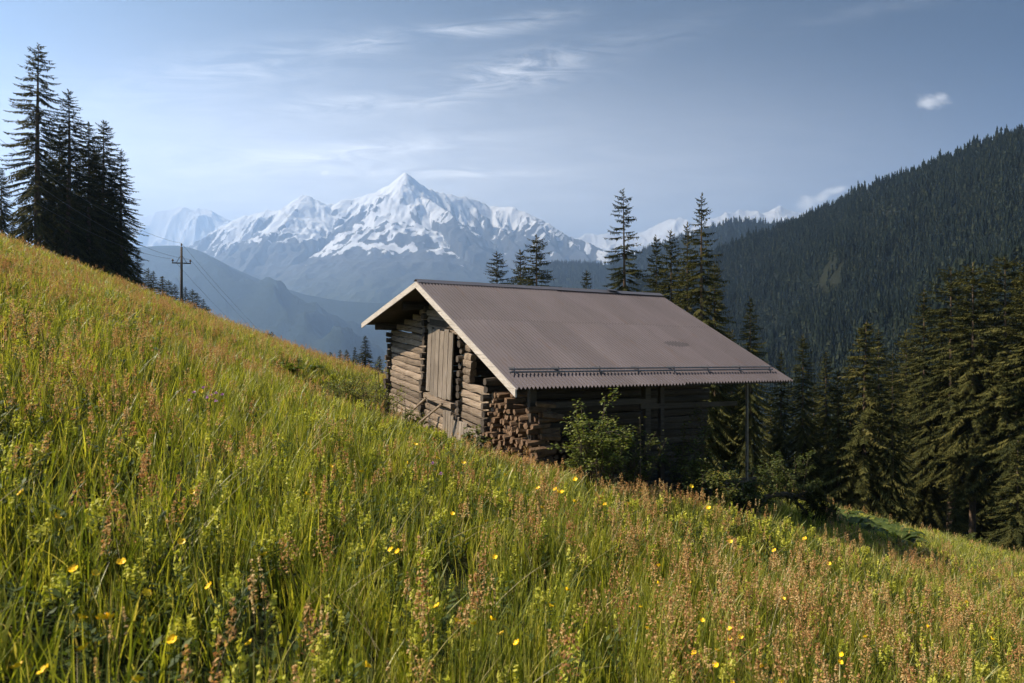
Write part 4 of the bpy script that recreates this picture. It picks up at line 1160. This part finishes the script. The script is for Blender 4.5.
spots = [(409,458),(413,447),(433,461),(461,460),(328,469),(452,516),(481,517),(400,548),(394,555),(558,489),(571,496),(600,502),(625,507),(736,538),(652,625),(700,618),(722,647),(690,648),(734,632),(736,634),(735,674),(774,674),(970,597),(990,640),(690,580),(640,608),(885,533),(205,394),(217,397),(722,662),(654,560),(655,585),(130,396),(60,520),(24,676),(90,610),(365,468),(552,486),(268,560),(545,610),(500,560),(835,560),(860,640),(610,500),(705,505),(780,600)]
spots += [(random.uniform(10, 1000), random.uniform(470, 670)) for _ in range(44)]
for px, py in spots:
    flower('yellow', px, py, 'bright yellow buttercup standing in the meadow grass', 'yellow buttercups in the meadow', 'buttercup')
for px, py in ((192,388),(199,385),(207,391),(212,397),(218,392),(203,401),(214,404),(196,396),(437,467),(441,470)):
    flower('purple', px, py, 'small mauve pink wildflower among the tall grass', 'mauve wildflowers in the meadow', 'wildflower')

# ------------------------------------------------------------------ air
b = MB(); b.box((-14000, -1200, -712), (14000, 15500, 2290)); haze_me = b
hm, hnt, hout = newmat('hazy air'); g = N(hnt)
pv = g.n('ShaderNodeVolumePrincipled', ins={'Color': (.45,.655,1,1), 'Density': 1.6e-4, 'Anisotropy': .58})
hnt.links.new(pv.outputs[0], hout.inputs['Volume'])
haze = b.build('haze', hm); tag(haze, 'pale blue haze filling the valley air', 'haze', kind='stuff')

# ------------------------------------------------------------------ sky, sun, camera
SUN_AZ, SUN_EL = -91.0, 47.0          # degrees left of the view, above the horizon
w = bpy.data.worlds.new('World'); sc.world = w; w.use_nodes = True
wt = w.node_tree; wt.nodes.clear(); g = N(wt)
sky = g.n('ShaderNodeTexSky', sky_type='NISHITA', sun_disc=False, sun_elevation=R(SUN_EL), sun_rotation=R(SUN_AZ), altitude=2200, air_density=1.0, dust_density=.7, ozone_density=1.5)
tc = g.n('ShaderNodeTexCoord').outputs['Generated']
sp = g.n('ShaderNodeSeparateXYZ'); g.link(tc, sp.inputs[0])
yy = g.math('MAXIMUM', sp.outputs[1], .02)
U = g.math('DIVIDE', sp.outputs[0], yy); Vv = g.math('DIVIDE', sp.outputs[2], yy)
cx = g.n('ShaderNodeCombineXYZ'); g.link(U, cx.inputs[0]); g.link(Vv, cx.inputs[1])
nz1 = g.noise(g.mapping(cx.outputs[0], (8, 44, 1), rot=(0, 0, -.12)), 1.0, 8, .68, 1.2)
nz2 = g.noise(g.mapping(cx.outputs[0], (40, 60, 1)), 1.0, 6, .6)
tot = None
# (pixel x, pixel y, half width, half height, tilt, strength): streaks of cirrus
for (px, py, hw_, hh_, tilt, st) in ((455,31,46,6,.0,.9),(535,20,40,9,.12,.55),(515,72,70,17,.16,1.0),(370,44,30,8,.05,.7),(255,66,130,22,.16,.45),(350,105,75,9,.06,.75),(450,101,40,8,.2,.4),(395,146,75,11,.08,.55),(300,158,120,12,.05,.5),(450,173,110,5,.0,.75),(640,40,90,14,.25,.18),(880,8,90,8,.2,.2)):
    du = g.math('SUBTRACT', U, (px - 512) / F); dv = g.math('SUBTRACT', Vv, (HY - py) / F)
    dv = g.math('SUBTRACT', dv, g.math('MULTIPLY', du, tilt))
    a = g.math('DIVIDE', du, hw_ / F); c = g.math('DIVIDE', dv, hh_ / F)
    q = g.math('ADD', g.math('MULTIPLY', a, a), g.math('MULTIPLY', c, c))
    e = g.math('MULTIPLY', g.math('EXPONENT', g.math('MULTIPLY', q, -1.0)), st)
    tot = e if tot is None else g.math('ADD', tot, e)
cir = g.math('MULTIPLY', tot, g.ramp(nz1, [(.40, (0,0,0)), (.66, (1,1,1))]))
veil = None
for (px, py, hw_, hh_, st) in ((330,225,640,120,.80),(60,170,330,110,.30)):
    a = g.math('DIVIDE', g.math('SUBTRACT', U, (px - 512) / F), hw_ / F); c = g.math('DIVIDE', g.math('SUBTRACT', Vv, (HY - py) / F), hh_ / F)
    e = g.math('MULTIPLY', g.math('EXPONENT', g.math('MULTIPLY', g.math('ADD', g.math('MULTIPLY', a, a), g.math('MULTIPLY', c, c)), -1.0)), st)
    veil = e if veil is None else g.math('ADD', veil, e)
cum = None
for (px, py, hw_, hh_, tilt) in ((931,102,17,8,.05),(942,99,11,7,0),(806,204,13,9,.1),(822,197,16,7,.5),(838,190,12,5,.4),(325,173,6,3,0)):
    du = g.math('SUBTRACT', U, (px - 512) / F); dv = g.math('SUBTRACT', Vv, (HY - py) / F)
    dv = g.math('SUBTRACT', dv, g.math('MULTIPLY', du, tilt))
    a = g.math('DIVIDE', du, hw_ / F); c = g.math('DIVIDE', dv, hh_ / F)
    q = g.math('ADD', g.math('MULTIPLY', a, a), g.math('MULTIPLY', c, c))
    e = g.math('EXPONENT', g.math('MULTIPLY', q, -1.0))
    cum = e if cum is None else g.math('MAXIMUM', cum, e)
cum = g.math('MULTIPLY', g.ramp(g.math('ADD', cum, g.math('MULTIPLY', g.math('SUBTRACT', nz2, .5), 1.5)), [(.35, (0,0,0)), (1.0, (1,1,1))]), .55)
front = g.math('GREATER_THAN', sp.outputs[1], .05)
amt = g.math('MULTIPLY', g.math('ADD', g.math('ADD', g.math('MULTIPLY', cir, .45), g.math('MULTIPLY', veil, g.math('ADD', g.math('MULTIPLY', nz1, .5), .6))), cum, 0, True), front)
lum = g.n('ShaderNodeRGBToBW'); g.link(sky.outputs[0], lum.inputs[0])
deep = g.math('MINIMUM', g.math('POWER', g.math('DIVIDE', lum.outputs[0], 3.0), 2.6), 1.6)    # clear mountain air: the far side from the sun is a deeper blue
skyc = g.n('ShaderNodeVectorMath', operation='SCALE'); g.link(sky.outputs[0], skyc.inputs[0]); g.link(deep, skyc.inputs['Scale'])
hsv = g.n('ShaderNodeHueSaturation', ins={'Saturation': 1.4}); g.link(skyc.outputs[0], hsv.inputs['Color'])
tnt = g.mix(1.0, hsv.outputs[0], (.97, .965, .93), 'MULTIPLY')
col = g.mix(amt, tnt, (16.4, 16.0, 15.4))
bg = g.n('ShaderNodeBackground', ins={'Strength': .05}); g.link(col, bg.inputs['Color'])
wo = g.n('ShaderNodeOutputWorld'); g.link(bg.outputs[0], wo.inputs['Surface'])

sl = bpy.data.lights.new('sun', 'SUN'); sl.energy = 5.0; sl.angle = R(.5); sl.color = (1.0, .88, .70)
so = bpy.data.objects.new('sun', sl); COL.objects.link(so)
ddir = Vector((math.sin(R(SUN_AZ)) * math.cos(R(SUN_EL)), math.cos(R(SUN_AZ)) * math.cos(R(SUN_EL)), math.sin(R(SUN_EL))))
so.rotation_euler = (-ddir).to_track_quat('-Z', 'Y').to_euler(); so.location = (-30, 10, 40)

cam = bpy.data.cameras.new('camera'); co = bpy.data.objects.new('camera', cam); COL.objects.link(co)
cam.sensor_width = 36; cam.lens = 36 * F / 1024; cam.shift_y = (HY - 341.5) / 1024
co.location = (0, 0, 0); co.rotation_euler = (R(90), 0, 0)
cam.clip_start = .05; cam.clip_end = 60000
cam.dof.use_dof = True; cam.dof.focus_distance = 14; cam.dof.aperture_fstop = 3.2
sc.camera = co

sc.render.engine = 'CYCLES'
cy = sc.cycles
cy.use_denoising = True; cy.denoiser = 'OPENIMAGEDENOISE'; cy.denoising_prefilter = 'ACCURATE'
cy.max_bounces = 5; cy.diffuse_bounces = 3; cy.glossy_bounces = 2; cy.transmission_bounces = 3; cy.transparent_max_bounces = 4; cy.volume_bounces = 1
cy.sample_clamp_indirect = 6
cy.use_fast_gi = False
sc.view_settings.view_transform = 'Standard'; sc.view_settings.look = 'None'; sc.view_settings.exposure = 1.32; sc.view_settings.gamma = 1
sc.view_settings.use_curve_mapping = False
